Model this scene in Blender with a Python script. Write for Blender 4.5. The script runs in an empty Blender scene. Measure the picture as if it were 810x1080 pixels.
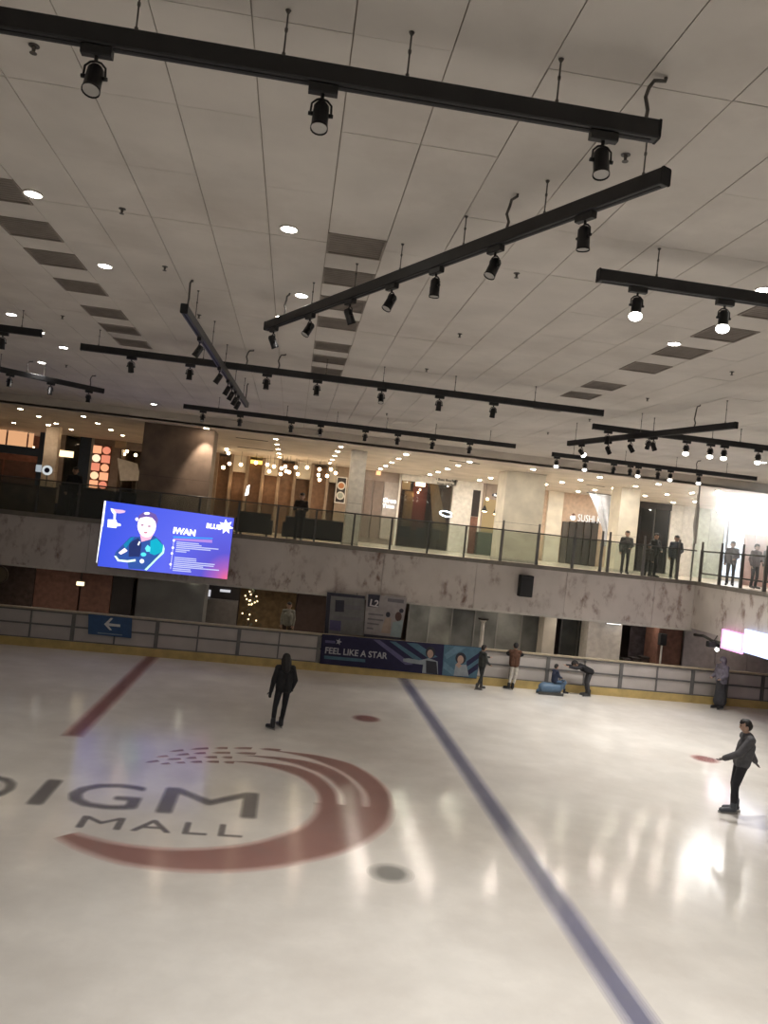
import bpy, bmesh, math, random
import numpy as np
from mathutils import Vector, Matrix
random.seed(7)
PI = math.pi
sc = bpy.context.scene
C = sc.collection

# ------------------------------------------------------------------ camera
YAW, PITCH, ROLL, FPX, H = math.radians(6.487), math.radians(1.156), math.radians(6.094), 840.0, 4.6
cy_, sy_, cp_, sp_ = math.cos(YAW), math.sin(YAW), math.cos(PITCH), math.sin(PITCH)
FWD = np.array([sy_*cp_, cy_*cp_, sp_]); R0 = np.array([cy_, -sy_, 0.0]); U0 = np.cross(R0, FWD)
cr_, sr_ = math.cos(ROLL), math.sin(ROLL)
RT = R0*cr_+U0*sr_; UP = -R0*sr_+U0*cr_
cam = bpy.data.cameras.new('camera'); camo = bpy.data.objects.new('camera', cam); C.objects.link(camo)
m = Matrix.Identity(4)
for i in range(3):
    m[i][0], m[i][1], m[i][2] = RT[i], UP[i], -FWD[i]
m[2][3] = H
camo.matrix_world = m
cam.sensor_fit = 'VERTICAL'; cam.sensor_height = 36.0; cam.lens = 36.0*FPX/1080.0
cam.clip_end = 300; cam.clip_start = 0.05
sc.camera = camo

# ------------------------------------------------------------------ world, exposure
w = bpy.data.worlds.new('world'); sc.world = w; w.use_nodes = True
w.node_tree.nodes['Background'].inputs[0].default_value = (0.9, 0.85, 0.8, 1)
w.node_tree.nodes['Background'].inputs[1].default_value = 0.02
sc.view_settings.view_transform = 'Standard'; sc.view_settings.look = 'None'
sc.view_settings.gamma = 1; sc.view_settings.use_curve_mapping = False
sc.view_settings.exposure = 0.0
P_DOWN = 60.0      # power of a recessed rink downlight
P_SPOT = 340.0     # power of a lit track spotlight
P_NEAR = 350.0     # lit spotlights of the unseen track added above the near rink edge
E_CORR = 140.0     # radiance of the corridor downlight discs

GLARE_D = 0.15       # density of the added glare volume at its centre
# ------------------------------------------------------------------ pixel helpers (810x1080 frame)
def ray(x, y): return FWD + RT*(x-405)/FPX - UP*(y-540)/FPX
def onz(x, y, z):
    d = ray(x, y); t = (z-H)/d[2]; return (d[0]*t, d[1]*t, z)
def ony(x, y, Y):
    d = ray(x, y); t = Y/d[1]; return (d[0]*t, Y, H+d[2]*t)
def online(x, y, a, b):          # ray meets the vertical plane through plan points a, b
    d = ray(x, y); n = (b[1]-a[1], -(b[0]-a[0]))
    t = (n[0]*a[0]+n[1]*a[1])/(n[0]*d[0]+n[1]*d[1]); return (d[0]*t, d[1]*t, H+d[2]*t)
def rect(x0, y0, x1, y1, Y):     # upright rectangle on plane Y from pixel of left/right/top/bottom (at its middle)
    xm, ym = (x0+x1)/2, (y0+y1)/2
    return ony(x0, ym, Y)[0], ony(x1, ym, Y)[0], ony(xm, y1, Y)[2], ony(xm, y0, Y)[2]

# ------------------------------------------------------------------ materials
MATS = {}
def mat(name, col, rough=0.6, metal=0.0, var=0.12, scale=6.0, bump=0.0, emit=None, estr=0.0, spec=0.5, coat=0.0):
    if name in MATS: return MATS[name]
    M = bpy.data.materials.new(name); M.use_nodes = True; nt = M.node_tree; N = nt.nodes; L = nt.links
    b = N['Principled BSDF']
    b.inputs['Roughness'].default_value = rough; b.inputs['Metallic'].default_value = metal
    b.inputs['Specular IOR Level'].default_value = spec
    if coat: b.inputs['Coat Weight'].default_value = coat
    geo = N.new('ShaderNodeNewGeometry'); no = N.new('ShaderNodeTexNoise')
    no.inputs['Scale'].default_value = scale; no.inputs['Detail'].default_value = 4
    L.new(geo.outputs['Position'], no.inputs['Vector'])
    ra = N.new('ShaderNodeValToRGB'); c = np.array(col)
    ra.color_ramp.elements[0].position = 0.3; ra.color_ramp.elements[1].position = 0.7
    ra.color_ramp.elements[0].color = (*np.clip(c*(1-var), 0, 1), 1)
    ra.color_ramp.elements[1].color = (*np.clip(c*(1+var), 0, 1), 1)
    L.new(no.outputs['Fac'], ra.inputs['Fac']); L.new(ra.outputs['Color'], b.inputs['Base Color'])
    if bump:
        bp = N.new('ShaderNodeBump'); bp.inputs['Strength'].default_value = bump; bp.inputs['Distance'].default_value = 0.01
        L.new(no.outputs['Fac'], bp.inputs['Height']); L.new(bp.outputs['Normal'], b.inputs['Normal'])
    if emit is not None:
        b.inputs['Emission Color'].default_value = (*emit, 1); b.inputs['Emission Strength'].default_value = estr
    MATS[name] = M; return M
def emat(name, col, s): return mat(name, (0.05, 0.05, 0.05), 0.5, emit=col, estr=s, var=0)
def dirty(name, col, stain, rough, scale, lo, hi, stretch=(1, 1, 1), bump=0.0, spec=0.4):
    """base colour with shaped stains (world-space noise)"""
    M = mat(name, col, rough, 0, 0.07, 1.3, spec=spec); nt = M.node_tree; N = nt.nodes; L = nt.links; b = N['Principled BSDF']
    src = b.inputs['Base Color'].links[0].from_socket
    geo = N.new('ShaderNodeNewGeometry'); mp = N.new('ShaderNodeMapping'); mp.inputs['Scale'].default_value = stretch
    L.new(geo.outputs['Position'], mp.inputs['Vector'])
    n = N.new('ShaderNodeTexNoise'); n.inputs['Scale'].default_value = scale; n.inputs['Detail'].default_value = 7; n.inputs['Roughness'].default_value = 0.65
    L.new(mp.outputs['Vector'], n.inputs['Vector'])
    mr = N.new('ShaderNodeMapRange'); mr.inputs['From Min'].default_value = lo; mr.inputs['From Max'].default_value = hi
    L.new(n.outputs['Fac'], mr.inputs['Value'])
    mx = N.new('ShaderNodeMix'); mx.data_type = 'RGBA'; mx.inputs['B'].default_value = (*stain, 1)
    L.new(mr.outputs['Result'], mx.inputs['Factor']); L.new(src, mx.inputs['A']); L.new(mx.outputs['Result'], b.inputs['Base Color'])
    if bump:
        bp = N.new('ShaderNodeBump'); bp.inputs['Strength'].default_value = bump; bp.inputs['Distance'].default_value = 0.01
        L.new(n.outputs['Fac'], bp.inputs['Height']); L.new(bp.outputs['Normal'], b.inputs['Normal'])
    return M, mx, mr
def glass(name, tint, alpha, rough=0.03):
    M = bpy.data.materials.new(name); M.use_nodes = True; nt = M.node_tree; N = nt.nodes; L = nt.links
    N.remove(N['Principled BSDF'])
    tr = N.new('ShaderNodeBsdfTransparent'); tr.inputs[0].default_value = (*tint, 1)
    gl = N.new('ShaderNodeBsdfGlossy'); gl.inputs['Roughness'].default_value = rough
    df = N.new('ShaderNodeBsdfDiffuse'); df.inputs[0].default_value = (0.6, 0.62, 0.6, 1)
    fr = N.new('ShaderNodeFresnel'); fr.inputs[0].default_value = 1.45
    m1 = N.new('ShaderNodeMixShader'); m1.inputs[0].default_value = alpha
    L.new(tr.outputs[0], m1.inputs[1]); L.new(df.outputs[0], m1.inputs[2])
    m2 = N.new('ShaderNodeMixShader'); L.new(fr.outputs[0], m2.inputs[0]); L.new(m1.outputs[0], m2.inputs[1]); L.new(gl.outputs[0], m2.inputs[2])
    L.new(m2.outputs[0], N['Material Output'].inputs[0]); return M

# ice: white, slightly cloudy and skate-scuffed, glossy
ICE, _mx, _mr = dirty('ice', (0.80, 0.77, 0.72), (0.66, 0.62, 0.57), 0.16, 0.35, 0.42, 0.72, spec=0.45)
def ice_gloss(M):
    nt = M.node_tree; N = nt.nodes; L = nt.links; b = N['Principled BSDF']
    geo = N.new('ShaderNodeNewGeometry'); n = N.new('ShaderNodeTexNoise'); n.inputs['Scale'].default_value = 2.5; n.inputs['Detail'].default_value = 6
    L.new(geo.outputs['Position'], n.inputs['Vector'])
    mr = N.new('ShaderNodeMapRange'); mr.inputs['To Min'].default_value = 0.09; mr.inputs['To Max'].default_value = 0.19
    L.new(n.outputs['Fac'], mr.inputs['Value']); L.new(mr.outputs['Result'], b.inputs['Roughness'])
    b.inputs['IOR'].default_value = 1.31
    n2 = N.new('ShaderNodeTexNoise'); n2.inputs['Scale'].default_value = 18; n2.inputs['Detail'].default_value = 3
    L.new(geo.outputs['Position'], n2.inputs['Vector'])
    bp = N.new('ShaderNodeBump'); bp.inputs['Strength'].default_value = 0.035; bp.inputs['Distance'].default_value = 0.01
    L.new(n2.outputs['Fac'], bp.inputs['Height']); L.new(bp.outputs['Normal'], b.inputs['Normal'])
ice_gloss(ICE)
def ice_paint(name, col):        # paint frozen under the ice: worn, cloudy
    M, mx, mr = dirty(name, col, (0.72, 0.68, 0.63), 0.16, 2.2, 0.52, 1.1); ice_gloss(M)
    nt = M.node_tree; N = nt.nodes; L = nt.links     # three stacked translucent coats give a soft edge
    tr = N.new('ShaderNodeBsdfTransparent'); mx2 = N.new('ShaderNodeMixShader'); mx2.inputs[0].default_value = 0.18
    L.new(tr.outputs[0], mx2.inputs[1]); L.new(N['Principled BSDF'].outputs[0], mx2.inputs[2]); L.new(mx2.outputs[0], N['Material Output'].inputs[0])
    return M
PAINT_RED = ice_paint('ice_paint_red', (0.68, 0.34, 0.33))
PAINT_RING = ice_paint('ice_paint_ring', (0.76, 0.43, 0.385))
PAINT_BLUE = ice_paint('ice_paint_blue', (0.44, 0.44, 0.60))
PAINT_BLACK = ice_paint('ice_paint_black', (0.46, 0.43, 0.43))
PAINT_GREY = ice_paint('ice_paint_grey', (0.60, 0.585, 0.55))

CEIL, _, _ = dirty('ceiling_panel', (0.70, 0.655, 0.605), (0.56, 0.51, 0.46), 0.85, 0.55, 0.48, 0.8, spec=0.2)
CEILBACK = mat('ceiling_joint', (0.42, 0.36, 0.31), 0.9)
VENT = mat('vent_metal', (0.33, 0.285, 0.25), 0.7); VENTF = mat('vent_frame', (0.30, 0.26, 0.225), 0.7)
BLACK = mat('black_metal', (0.018, 0.018, 0.02), 0.42, var=0.2)
BLACKM = mat('black_matte', (0.02, 0.02, 0.022), 0.75, var=0.2)
WIRE = mat('wire_grey', (0.14, 0.13, 0.12), 0.5, 0.6)
LENS = mat('lens_grey', (0.55, 0.53, 0.5), 0.25)
LENS_ON = emat('lens_lit', (1, 0.97, 0.9), 9.0)
DL_ON = emat('downlight_lit', (1, 0.95, 0.86), 30.0)
CORR_ON = emat('corridor_light', (1, 0.80, 0.58), E_CORR); CORR_DIM = emat('corridor_light_dim', (1, 0.74, 0.48), E_CORR*0.45); CORR_BRIGHT = emat('corridor_light_bright', (1, 0.92, 0.79), E_CORR*3.2)
WHITE = mat('white_paint', (0.78, 0.75, 0.70), 0.6); TRIM = mat('light_trim', (0.6, 0.57, 0.52), 0.6)
CREAM = mat('cream_paint', (0.78, 0.73, 0.63), 0.7, scale=2)
SOFFIT = mat('corridor_soffit', (0.66, 0.60, 0.53), 0.85, scale=1)
FASCIA, fmx, fmr = dirty('fascia_stained', (0.62, 0.57, 0.53), (0.20, 0.115, 0.09), 0.75, 3.2, 0.50, 0.67, (1.0, 1.0, 0.55), 0.1)
nt = FASCIA.node_tree; N = nt.nodes; L = nt.links
_g = N.new('ShaderNodeNewGeometry'); _n = N.new('ShaderNodeTexNoise'); _n.inputs['Scale'].default_value = 0.75; _n.inputs['Detail'].default_value = 2
_m = N.new('ShaderNodeMapRange'); _m.inputs['From Min'].default_value = 0.42; _m.inputs['From Max'].default_value = 0.60
_k = N.new('ShaderNodeMath'); _k.operation = 'MULTIPLY'
L.new(_g.outputs['Position'], _n.inputs['Vector']); L.new(_n.outputs['Fac'], _m.inputs['Value']); L.new(_m.outputs['Result'], _k.inputs[0]); L.new(fmr.outputs['Result'], _k.inputs[1]); L.new(_k.outputs[0], fmx.inputs['Factor'])
GLASS = glass('balustrade_glass', (0.80, 0.84, 0.80), 0.06)
SHOPGLASS = glass('shop_glass', (0.75, 0.76, 0.76), 0.03)
STEEL = mat('dark_steel', (0.10, 0.10, 0.095), 0.4, 0.5)
GREYST = mat('grey_post', (0.17, 0.165, 0.16), 0.45, 0.3)
YELLOW = mat('yellow_kick', (0.52, 0.385, 0.15), 0.5, var=0.18, scale=3)
RAILM = mat('ledge_beige', (0.46, 0.39, 0.28), 0.45)
PANELW = mat('barrier_panel', (0.50, 0.46, 0.43), 0.35, var=0.1, scale=1.5)
FLOORT = mat('corridor_tile', (0.62, 0.56, 0.48), 0.25, scale=1.2)
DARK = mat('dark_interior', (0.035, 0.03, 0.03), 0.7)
BROWN = mat('brown_cladding', (0.16, 0.115, 0.088), 0.55, var=0.25, scale=2.2, bump=0.2)
WOOD = mat('warm_wood', (0.235, 0.135, 0.08), 0.5, var=0.22, scale=5)
WOODL = mat('pale_wood_post', (0.30, 0.225, 0.165), 0.5)
TAUPE = mat('taupe_wall', (0.36, 0.30, 0.27), 0.7)
NAVY = mat('navy_panel', (0.03, 0.055, 0.10), 0.5); NAVYB = mat('navy_banner', (0.022, 0.02, 0.06), 0.85)
GREYW = mat('grey_wall', (0.34, 0.34, 0.33), 0.6, scale=1.0, var=0.2)
REDB = mat('red_brown_wall', (0.20, 0.10, 0.075), 0.7, var=0.25)

# ------------------------------------------------------------------ mesh helpers
class MB:
    def __init__(s): s.v = []; s.f = []
    def add(s, vs, fs):
        o = len(s.v); s.v += [tuple(map(float, p)) for p in vs]; s.f += [tuple(i+o for i in f) for f in fs]; return s
    def box(s, x0, x1, y0, y1, z0, z1):
        return s.add([(x0,y0,z0),(x1,y0,z0),(x1,y1,z0),(x0,y1,z0),(x0,y0,z1),(x1,y0,z1),(x1,y1,z1),(x0,y1,z1)],
                     [(0,3,2,1),(4,5,6,7),(0,1,5,4),(1,2,6,5),(2,3,7,6),(3,0,4,7)])
    def cbox(s, x0, x1, y0, y1, z0, z1, c=0.01):   # box with chamfered edges along x
        pr = [(y0+c,z0),(y1-c,z0),(y1,z0+c),(y1,z1-c),(y1-c,z1),(y0+c,z1),(y0,z1-c),(y0,z0+c)]
        vs = [(x0,a,b) for a,b in pr]+[(x1,a,b) for a,b in pr]
        fs = [(i,(i+1)%8,8+(i+1)%8,8+i) for i in range(8)]+[tuple(range(7,-1,-1)),tuple(range(8,16))]
        return s.add(vs, fs)
    def tube(s, pts, rs, n=8, cap=True):
        pts = [Vector(p) for p in pts]
        if not hasattr(rs, '__len__'): rs = [rs]*len(pts)
        o = []; fs = []; prev = None
        for i, p in enumerate(pts):
            d = (pts[min(i+1,len(pts)-1)]-pts[max(i-1,0)])
            d = d.normalized() if d.length > 1e-9 else Vector((0,0,1))
            if prev is None:
                a = d.orthogonal().normalized()
            else:
                a = (prev - d*prev.dot(d)); a = a.normalized() if a.length > 1e-6 else d.orthogonal().normalized()
            prev = a; b = d.cross(a)
            for k in range(n):
                t = 2*PI*k/n; o.append(p+a*(math.cos(t)*rs[i])+b*(math.sin(t)*rs[i]))
        for i in range(len(pts)-1):
            for k in range(n):
                fs.append((i*n+k, i*n+(k+1)%n, (i+1)*n+(k+1)%n, (i+1)*n+k))
        if cap: fs.append(tuple(range(n-1,-1,-1))); fs.append(tuple(range((len(pts)-1)*n, len(pts)*n)))
        return s.add(o, fs)
    def ball(s, c, r, nu=10, nv=7):
        if not hasattr(r, '__len__'): r = (r, r, r)
        vs = [(c[0],c[1],c[2]-r[2])]; fs = []
        for j in range(1, nv):
            ph = -PI/2+PI*j/nv
            for i in range(nu):
                t = 2*PI*i/nu; vs.append((c[0]+r[0]*math.cos(ph)*math.cos(t), c[1]+r[1]*math.cos(ph)*math.sin(t), c[2]+r[2]*math.sin(ph)))
        vs.append((c[0],c[1],c[2]+r[2])); T = len(vs)-1
        for i in range(nu): fs.append((0, 1+(i+1)%nu, 1+i))
        for j in range(nv-2):
            for i in range(nu):
                a = 1+j*nu+i; b = 1+j*nu+(i+1)%nu; fs.append((a, b, b+nu, a+nu))
        for i in range(nu): fs.append((1+(nv-2)*nu+i, 1+(nv-2)*nu+(i+1)%nu, T))
        return s.add(vs, fs)
    def poly(s, pts, t=0.004, plane='xz', off=0.0):   # flat print: extruded polygon, front towards -y (xz) or up (xy)
        n = len(pts)
        area = sum(pts[i][0]*pts[(i+1)%n][1]-pts[(i+1)%n][0]*pts[i][1] for i in range(n))
        if area < 0: pts = pts[::-1]
        if plane == 'xz': vs = [(a, off-t, b) for a, b in pts]+[(a, off, b) for a, b in pts]
        elif plane == 'yz': vs = [(off-t, -a, b) for a, b in pts]+[(off, -a, b) for a, b in pts]
        else: vs = [(a, b, off+t) for a, b in pts]+[(a, b, off) for a, b in pts]
        fs = [tuple(range(n)), tuple(range(2*n-1, n-1, -1))]+[(i, n+i, n+(i+1)%n, (i+1)%n) for i in range(n)]
        return s.add(vs, fs)
    def mesh(s, name):
        me = bpy.data.meshes.new(name); me.from_pydata(s.v, [], s.f); me.update(); return me
    def build(s, name, material, parent=None, smooth=False, loc=None):
        me = s.mesh(name); me.materials.append(material)
        if smooth:
            for p in me.polygons: p.use_smooth = True
        return link(name, me, parent, loc)
def link(name, data, parent=None, loc=None, rot=None):
    o = bpy.data.objects.new(name, data); C.objects.link(o)
    if parent is not None: o.parent = parent
    if loc is not None: o.location = loc
    if rot is not None: o.rotation_euler = rot
    return o
def tag(o, label=None, cat=None, group=None, kind=None):
    if label: o['label'] = label
    if cat: o['category'] = cat
    if group: o['group'] = group
    if kind: o['kind'] = kind
    return o
def thing(name, label, cat, loc=(0,0,0), rz=0, group=None):
    o = link(name, None, None, loc, (0, 0, rz)); o.empty_display_size = 0.1
    return tag(o, label, cat, group)
def struct(name, mb, material): return tag(mb.build(name, material), kind='structure')
def copy_tree(o, parent=None):
    c = o.copy(); C.objects.link(c); c.parent = parent
    for ch in list(o.children): copy_tree(ch, c)
    return c
def bx(name, r, y0, y1, material, parent):      # r = X0, X1, Z0, Z1
    return MB().box(r[0], r[1], y0, y1, r[2], r[3]).build(name, material, parent)
def disc_mb(mb, c, r, n=14, z=None, t=0.004):
    return mb.poly([(c[0]+r*math.cos(2*PI*k/n), c[1]+r*math.sin(2*PI*k/n)) for k in range(n)], t, 'xz', off=z)
def text(name, body, size, material, parent, loc, rot=(PI/2,0,0), align='LEFT', ext=0.01, bold=0.0, sx=1.0, shear=0.0):
    cu = bpy.data.curves.new(name, 'FONT'); cu.body = body; cu.size = size; cu.extrude = ext; cu.align_x = align
    cu.offset = bold; cu.shear = shear; cu.resolution_u = 3
    t = bpy.data.objects.new(name, cu); C.objects.link(t)
    dg = bpy.context.evaluated_depsgraph_get(); me = bpy.data.meshes.new_from_object(t.evaluated_get(dg))
    bpy.data.objects.remove(t); bpy.data.curves.remove(cu)
    me.materials.clear(); me.materials.append(material); me.name = name
    o = link(name, me, parent, loc, rot); o.scale = (sx, 1, 1); return o

# ================================================================== THE SETTING
D = 24.75            # far rink boards
YF = 25.6            # balcony fascia
ZC = 7.5             # rink ceiling
ZS = 7.2             # corridor ceiling
ZL = 3.85            # upper floor
YS = 36.6            # upper shopfronts
XL, XR = -19.0, 24.0

floor = struct('floor', MB().box(XL, XR, -2.0, D, -0.1, 0.0), ICE)
# ice markings (parts of the floor)
def flat(name, layers, material):
    mb = MB()
    for k, pts in enumerate(layers):
        n = len(pts); area = sum(pts[i][0]*pts[(i+1)%n][1]-pts[(i+1)%n][0]*pts[i][1] for i in range(n))
        mb.add([(a, b, 0.0015+0.0008*k) for a, b in (pts if area > 0 else pts[::-1])], [tuple(range(n))])
    return mb.build(name, material, floor)
SOFT = (0.07, 0.035, 0.0, -0.035, -0.07)
def strip(x0, x1, y0, y1): return [[(x0-e,y0-e),(x1+e,y0-e),(x1+e,y1),(x0-e,y1)] for e in SOFT]
def circ(c, r, n=28): return [[(c[0]+(r+e)*math.cos(2*PI*k/n), c[1]+(r+e)*math.sin(2*PI*k/n)) for k in range(n)] for e in SOFT]
tag(flat('red_line', strip(-3.88,-3.55,15.9,D), PAINT_RED), 'red line painted under the ice')
tag(flat('blue_line', strip(3.80,4.12,-1.5,D), PAINT_BLUE), 'blue line painted under the ice')
flat('faceoff_dot', circ((1.82,10.66), 0.26), PAINT_GREY)
flat('faceoff_dot', circ((2.28,19.12), 0.30), PAINT_RED)
flat('faceoff_dot', circ((10.2,17.8), 0.28), PAINT_RED)
cx0, cy0 = -0.67, 13.24
KT = [225, 250, 270, 300, 330, 360, 385, 402, 417, 432, 450, 475, 500]
KI = [2.62, 2.36, 2.14, 1.86, 1.68, 1.57, 1.62, 1.70, 1.72, 1.66, 1.60, 1.62, 1.75]
KO = [2.86, 2.92, 2.85, 2.72, 2.74, 2.83, 3.02, 3.16, 3.16, 3.00, 2.75, 2.5, 2.4]
def ringpt(t, u, e=0.0):
    ri, ro = np.interp(t, KT, KI), np.interp(t, KT, KO); r = ri+(ro-ri)*u+e; a = math.radians(t)
    return (cx0+r*math.cos(a), cy0+r*math.sin(a))
def arc(t0, t1, u0, u1, taper=True, soft=SOFT):
    n = max(3, int((t1-t0)/4)); out = []
    for e in soft:
        a = []; b = []
        for i in range(n+1):
            t = t0+(t1-t0+(e*30 if taper else 0))*i/n; k = i/n
            w = min(1, (1-k)*2.5+0.08) if taper else 1.0
            um = (u0+u1)/2; h = (u1-u0)/2*w
            a.append(ringpt(t, um-h, -e*w)); b.append(ringpt(t, um+h, e*w))
        out.append(a+b[::-1])
    return out
flat('logo_ring', arc(226, 357, 0.0, 1.0, False), PAINT_RING)
for (t0, t1, u0, u1) in ((357, 432, 0.68, 1.0), (357, 442, 0.36, 0.62), (357, 448, 0.04, 0.28)):
    flat('logo_ring', arc(t0, t1, u0, u1, True, (0.05,0.025,0.0,-0.025,-0.05)), PAINT_RING)
for u in (0.10, 0.36, 0.62, 0.9):
    t = 434+u*8-(10 if u > 0.8 else 0)+(12 if u < 0.5 else 0)
    for k in range(5):
        if t > 495: break
        l = random.uniform(5, 9)
        flat('logo_streak', arc(t, t+l, u-0.055, u+0.055, True, (0.03,0.015,0.0,-0.01,-0.02)), PAINT_RING); t += l+random.uniform(2.5, 5)
# lettering: letters placed one by one in the mall logo
def ice_letter(ch, x0, x1, y0, y1):
    o = text('logo_letter', ch, 1.0, PAINT_BLACK, floor, (0,0,0), (0,0,0), ext=0.0)
    vs = np.array([v.co[:] for v in o.data.vertices]); fs = [tuple(p.vertices) for p in o.data.polygons]
    me_ = o.data; bpy.data.objects.remove(o); bpy.data.meshes.remove(me_)
    lo, hi = vs.min(0), vs.max(0); mb = MB(); r_ = 0.035*min(1, (y1-y0)/0.8)
    for k, (ex, ey) in enumerate(((0,0),(1,0),(-0.5,0.87),(-0.5,-0.87),(0.5,0.9),(-1,0),(0.5,-0.9))):
        mb.add([(x0+(v[0]-lo[0])/(hi[0]-lo[0])*(x1-x0)+ex*r_, y0+(v[1]-lo[1])/(hi[1]-lo[1])*(y1-y0)+ey*r_*1.6, 0.0015+0.0006*k) for v in vs], fs)
    mb.build('logo_letter', PAINT_BLACK, floor)
for ch, a, b in (('P',-8.35,-7.55),('A',-7.40,-6.35),('R',-6.22,-5.35),('A',-5.25,-4.2),('D',-4.62+0.0,-3.78),('I',-3.42,-3.20),('G',-2.95,-1.85),('M',-1.55,-0.06)):
    if ch == 'A' and a == -5.25: a, b = -5.75, -4.78
    if ch == 'R': a, b = -6.75, -5.92
    if ch == 'A' and a == -7.40: a, b = -7.95, -6.93
    if ch == 'P': a, b = -8.95, -8.15
    ice_letter(ch, a, b, 12.30, 13.40)
for ch, a, b in (('M',-2.52,-1.92),('A',-1.78,-1.22),('L',-1.06,-0.72),('L',-0.56,-0.22)):
    ice_letter(ch, a, b, 11.55, 11.98)

# ceiling: backing + 0.6 m panels with open joints
ceiling = struct('ceiling', MB().box(XL, XR, -2.0, YF+0.1, ZC+0.02, ZC+0.12), CEILBACK)
SX = 0.05
VCOL = {-6: [8.15, 9.25, 10.3, 11.5, 12.9, 14.0, 15.1], 0: [8.3, 9.42, 10.56, 11.62, 13.2, 14.28, 15.4], 8: [8.4, 9.5, 10.62, 11.77, 13.46, 14.56, 16.3]}
panels = []; vents = []
for ci in range(int((XL-SX)/0.6), int((XR-SX)/0.6)):
    x0 = SX+ci*0.6
    if ci in VCOL:
        segs = []; y = -1.3
        for vy in VCOL[ci]:
            while vy-0.3-y > 1.25: segs.append((y, y+1.2)); y += 1.2
            if vy-0.3-y > 0.05: segs.append((y, vy-0.3))
            vents.append((x0+0.3, vy, ci)); y = vy+0.3
        while y < YF-0.05: segs.append((y, min(y+1.2, YF))); y += 1.2
    else:
        segs = [(-1.3+1.2*k, min(-1.3+1.2*(k+1), YF)) for k in range(23) if -1.3+1.2*k < YF-0.05]
    for a, b in segs: panels.append((x0, a, b))
def inview(p):
    v = np.array(p)-np.array([0,0,H]); wv = v@FWD
    if wv < 0.5: return False
    return abs(v@RT/wv*FPX) < 440 and abs(v@UP/wv*FPX) < 580
panels.sort(key=lambda q: (not inview((q[0]+0.3, (q[1]+q[2])/2, ZC)), math.hypot(q[0]+0.3, (q[1]+q[2])/2)))
PME = {}
restp = MB()
for i, (x0, a, b) in enumerate(panels):
    dz = random.uniform(-0.002, 0.002)
    if i < 300:
        L_ = round(b-a, 2)
        if L_ not in PME:
            PME[L_] = MB().box(0.004, 0.596, 0.0015, L_-0.0015, 0, 0.02).mesh('ceiling_panel'); PME[L_].materials.append(CEIL)
        link('ceiling_panel', PME[L_], ceiling, (x0, a, ZC+dz))
    else:
        restp.box(x0+0.005, x0+0.595, a+0.005, b-0.005, ZC+dz, ZC+dz+0.02)
tag(restp.build('ceiling_panel_field', CEIL, ceiling), kind='stuff')
# dark air grilles set into the ceiling
VL = {-6: 'dark air grille in the row over the red line', 0: 'dark air grille in the row under the slanting track', 8: 'dark air grille in the row by two lit spotlights'}
vp = thing('air_grille', VL[-6], 'air grille', (0,0,0))
MB().box(-0.3,0.3,-0.3,-0.275,-0.012,0.02).box(-0.3,0.3,0.275,0.3,-0.012,0.02).box(-0.3,-0.275,-0.275,0.275,-0.012,0.02).box(0.275,0.3,-0.275,0.275,-0.012,0.02).build('frame', VENTF, vp)
MB().box(-0.275,0.275,-0.275,0.275,0.012,0.02).build('backing', mat('vent_back', (0.26,0.22,0.19), 0.8), vp)
for k in range(9):
    yy = -0.25+k*0.0625
    MB().add([(-0.275,yy-0.03,0.0),(0.275,yy-0.03,0.0),(0.275,yy+0.03,0.006),(-0.275,yy+0.03,0.006),(-0.275,yy-0.02,-0.004),(0.275,yy-0.02,-0.004),(0.275,yy+0.02,0.014),(-0.275,yy+0.02,0.014)],[(0,3,2,1),(4,5,6,7),(0,1,5,4),(1,2,6,5),(2,3,7,6),(3,0,4,7)]).build('slat', VENT, vp)
for i, (x, y, ci) in enumerate(vents):
    o = vp if i == 0 else copy_tree(vp)
    k_ = 6-VCOL[ci].index(y); o.location = (x, y, ZC); tag(o, VL[ci]+', '+['first','second','third','fourth','fifth','sixth','seventh'][k_]+' from the balcony', 'air grille', 'air grilles '+{-6:'over the red line',0:'under the slanting track',8:'beside the lit spotlights'}[ci])

# walls that close the hall
struct('wall_left', MB().box(XL-0.2, XL, -2.0, YS+4, -0.1, ZC+0.2), GREYW)
struct('wall_right', MB().box(XR, XR+0.2, -2.0, YS+4, -0.1, ZC+0.2), GREYW)
struct('wall_near', MB().box(XL, XR, -2.2, -2.0, -0.1, ZC+0.2), GREYW)
# corridor ceiling with a step down from the rink ceiling
soffit = struct('trim_soffit', MB().box(XL, XR, YF, YS+4, ZS, ZS+0.06).box(XL, XR, YF, YF+0.12, ZS-0.03, ZC+0.1), SOFFIT)
for (x0, x1, y, l) in ((250, 276, 463, 1), (252, 282, 473, 1), (470, 505, 487, 1), (612, 640, 512, 1)):   # slot diffusers
    a = onz(x0, y, ZS); b = onz(x1, y, ZS)
    MB().box(a[0], b[0]+0.2, (a[1]+b[1])/2-0.06, (a[1]+b[1])/2+0.06, ZS-0.012, ZS+0.004).build('slot_diffuser', DARK, soffit)
# upper floor slab, fascia panels
slab = struct('floor_upper', MB().box(XL, XR, YF+0.16, YS+4, ZL-0.3, ZL), FLOORT)
fas = struct('wall_balcony', MB().box(XL, 13.75, YF+0.08, YF+0.2, 2.36, ZL), FASCIA)
x = -12.3-6.15
while x < 13.7:
    x2 = min(x+3.075, 13.72)
    MB().box(x+0.006, x2-0.006, YF, YF+0.08, 2.30, 3.80).build('fascia_panel', FASCIA, fas); x += 3.075
MB().box(XL, 13.75, YF-0.05, YF+0.2, 3.80, 3.93).build('kerb', mat('kerb_dark', (0.20,0.18,0.155), 0.6), fas)
MB().box(XL, 13.75, YF-0.02, YF+0.14, 2.24, 2.30).build('drip_edge', TRIM, fas)
XS = 13.78
fsd = struct('wall_balcony_side', MB().box(XS, XS+0.15, 6.0, YF+0.2, 2.36, ZL), FASCIA)
y = YF
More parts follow.
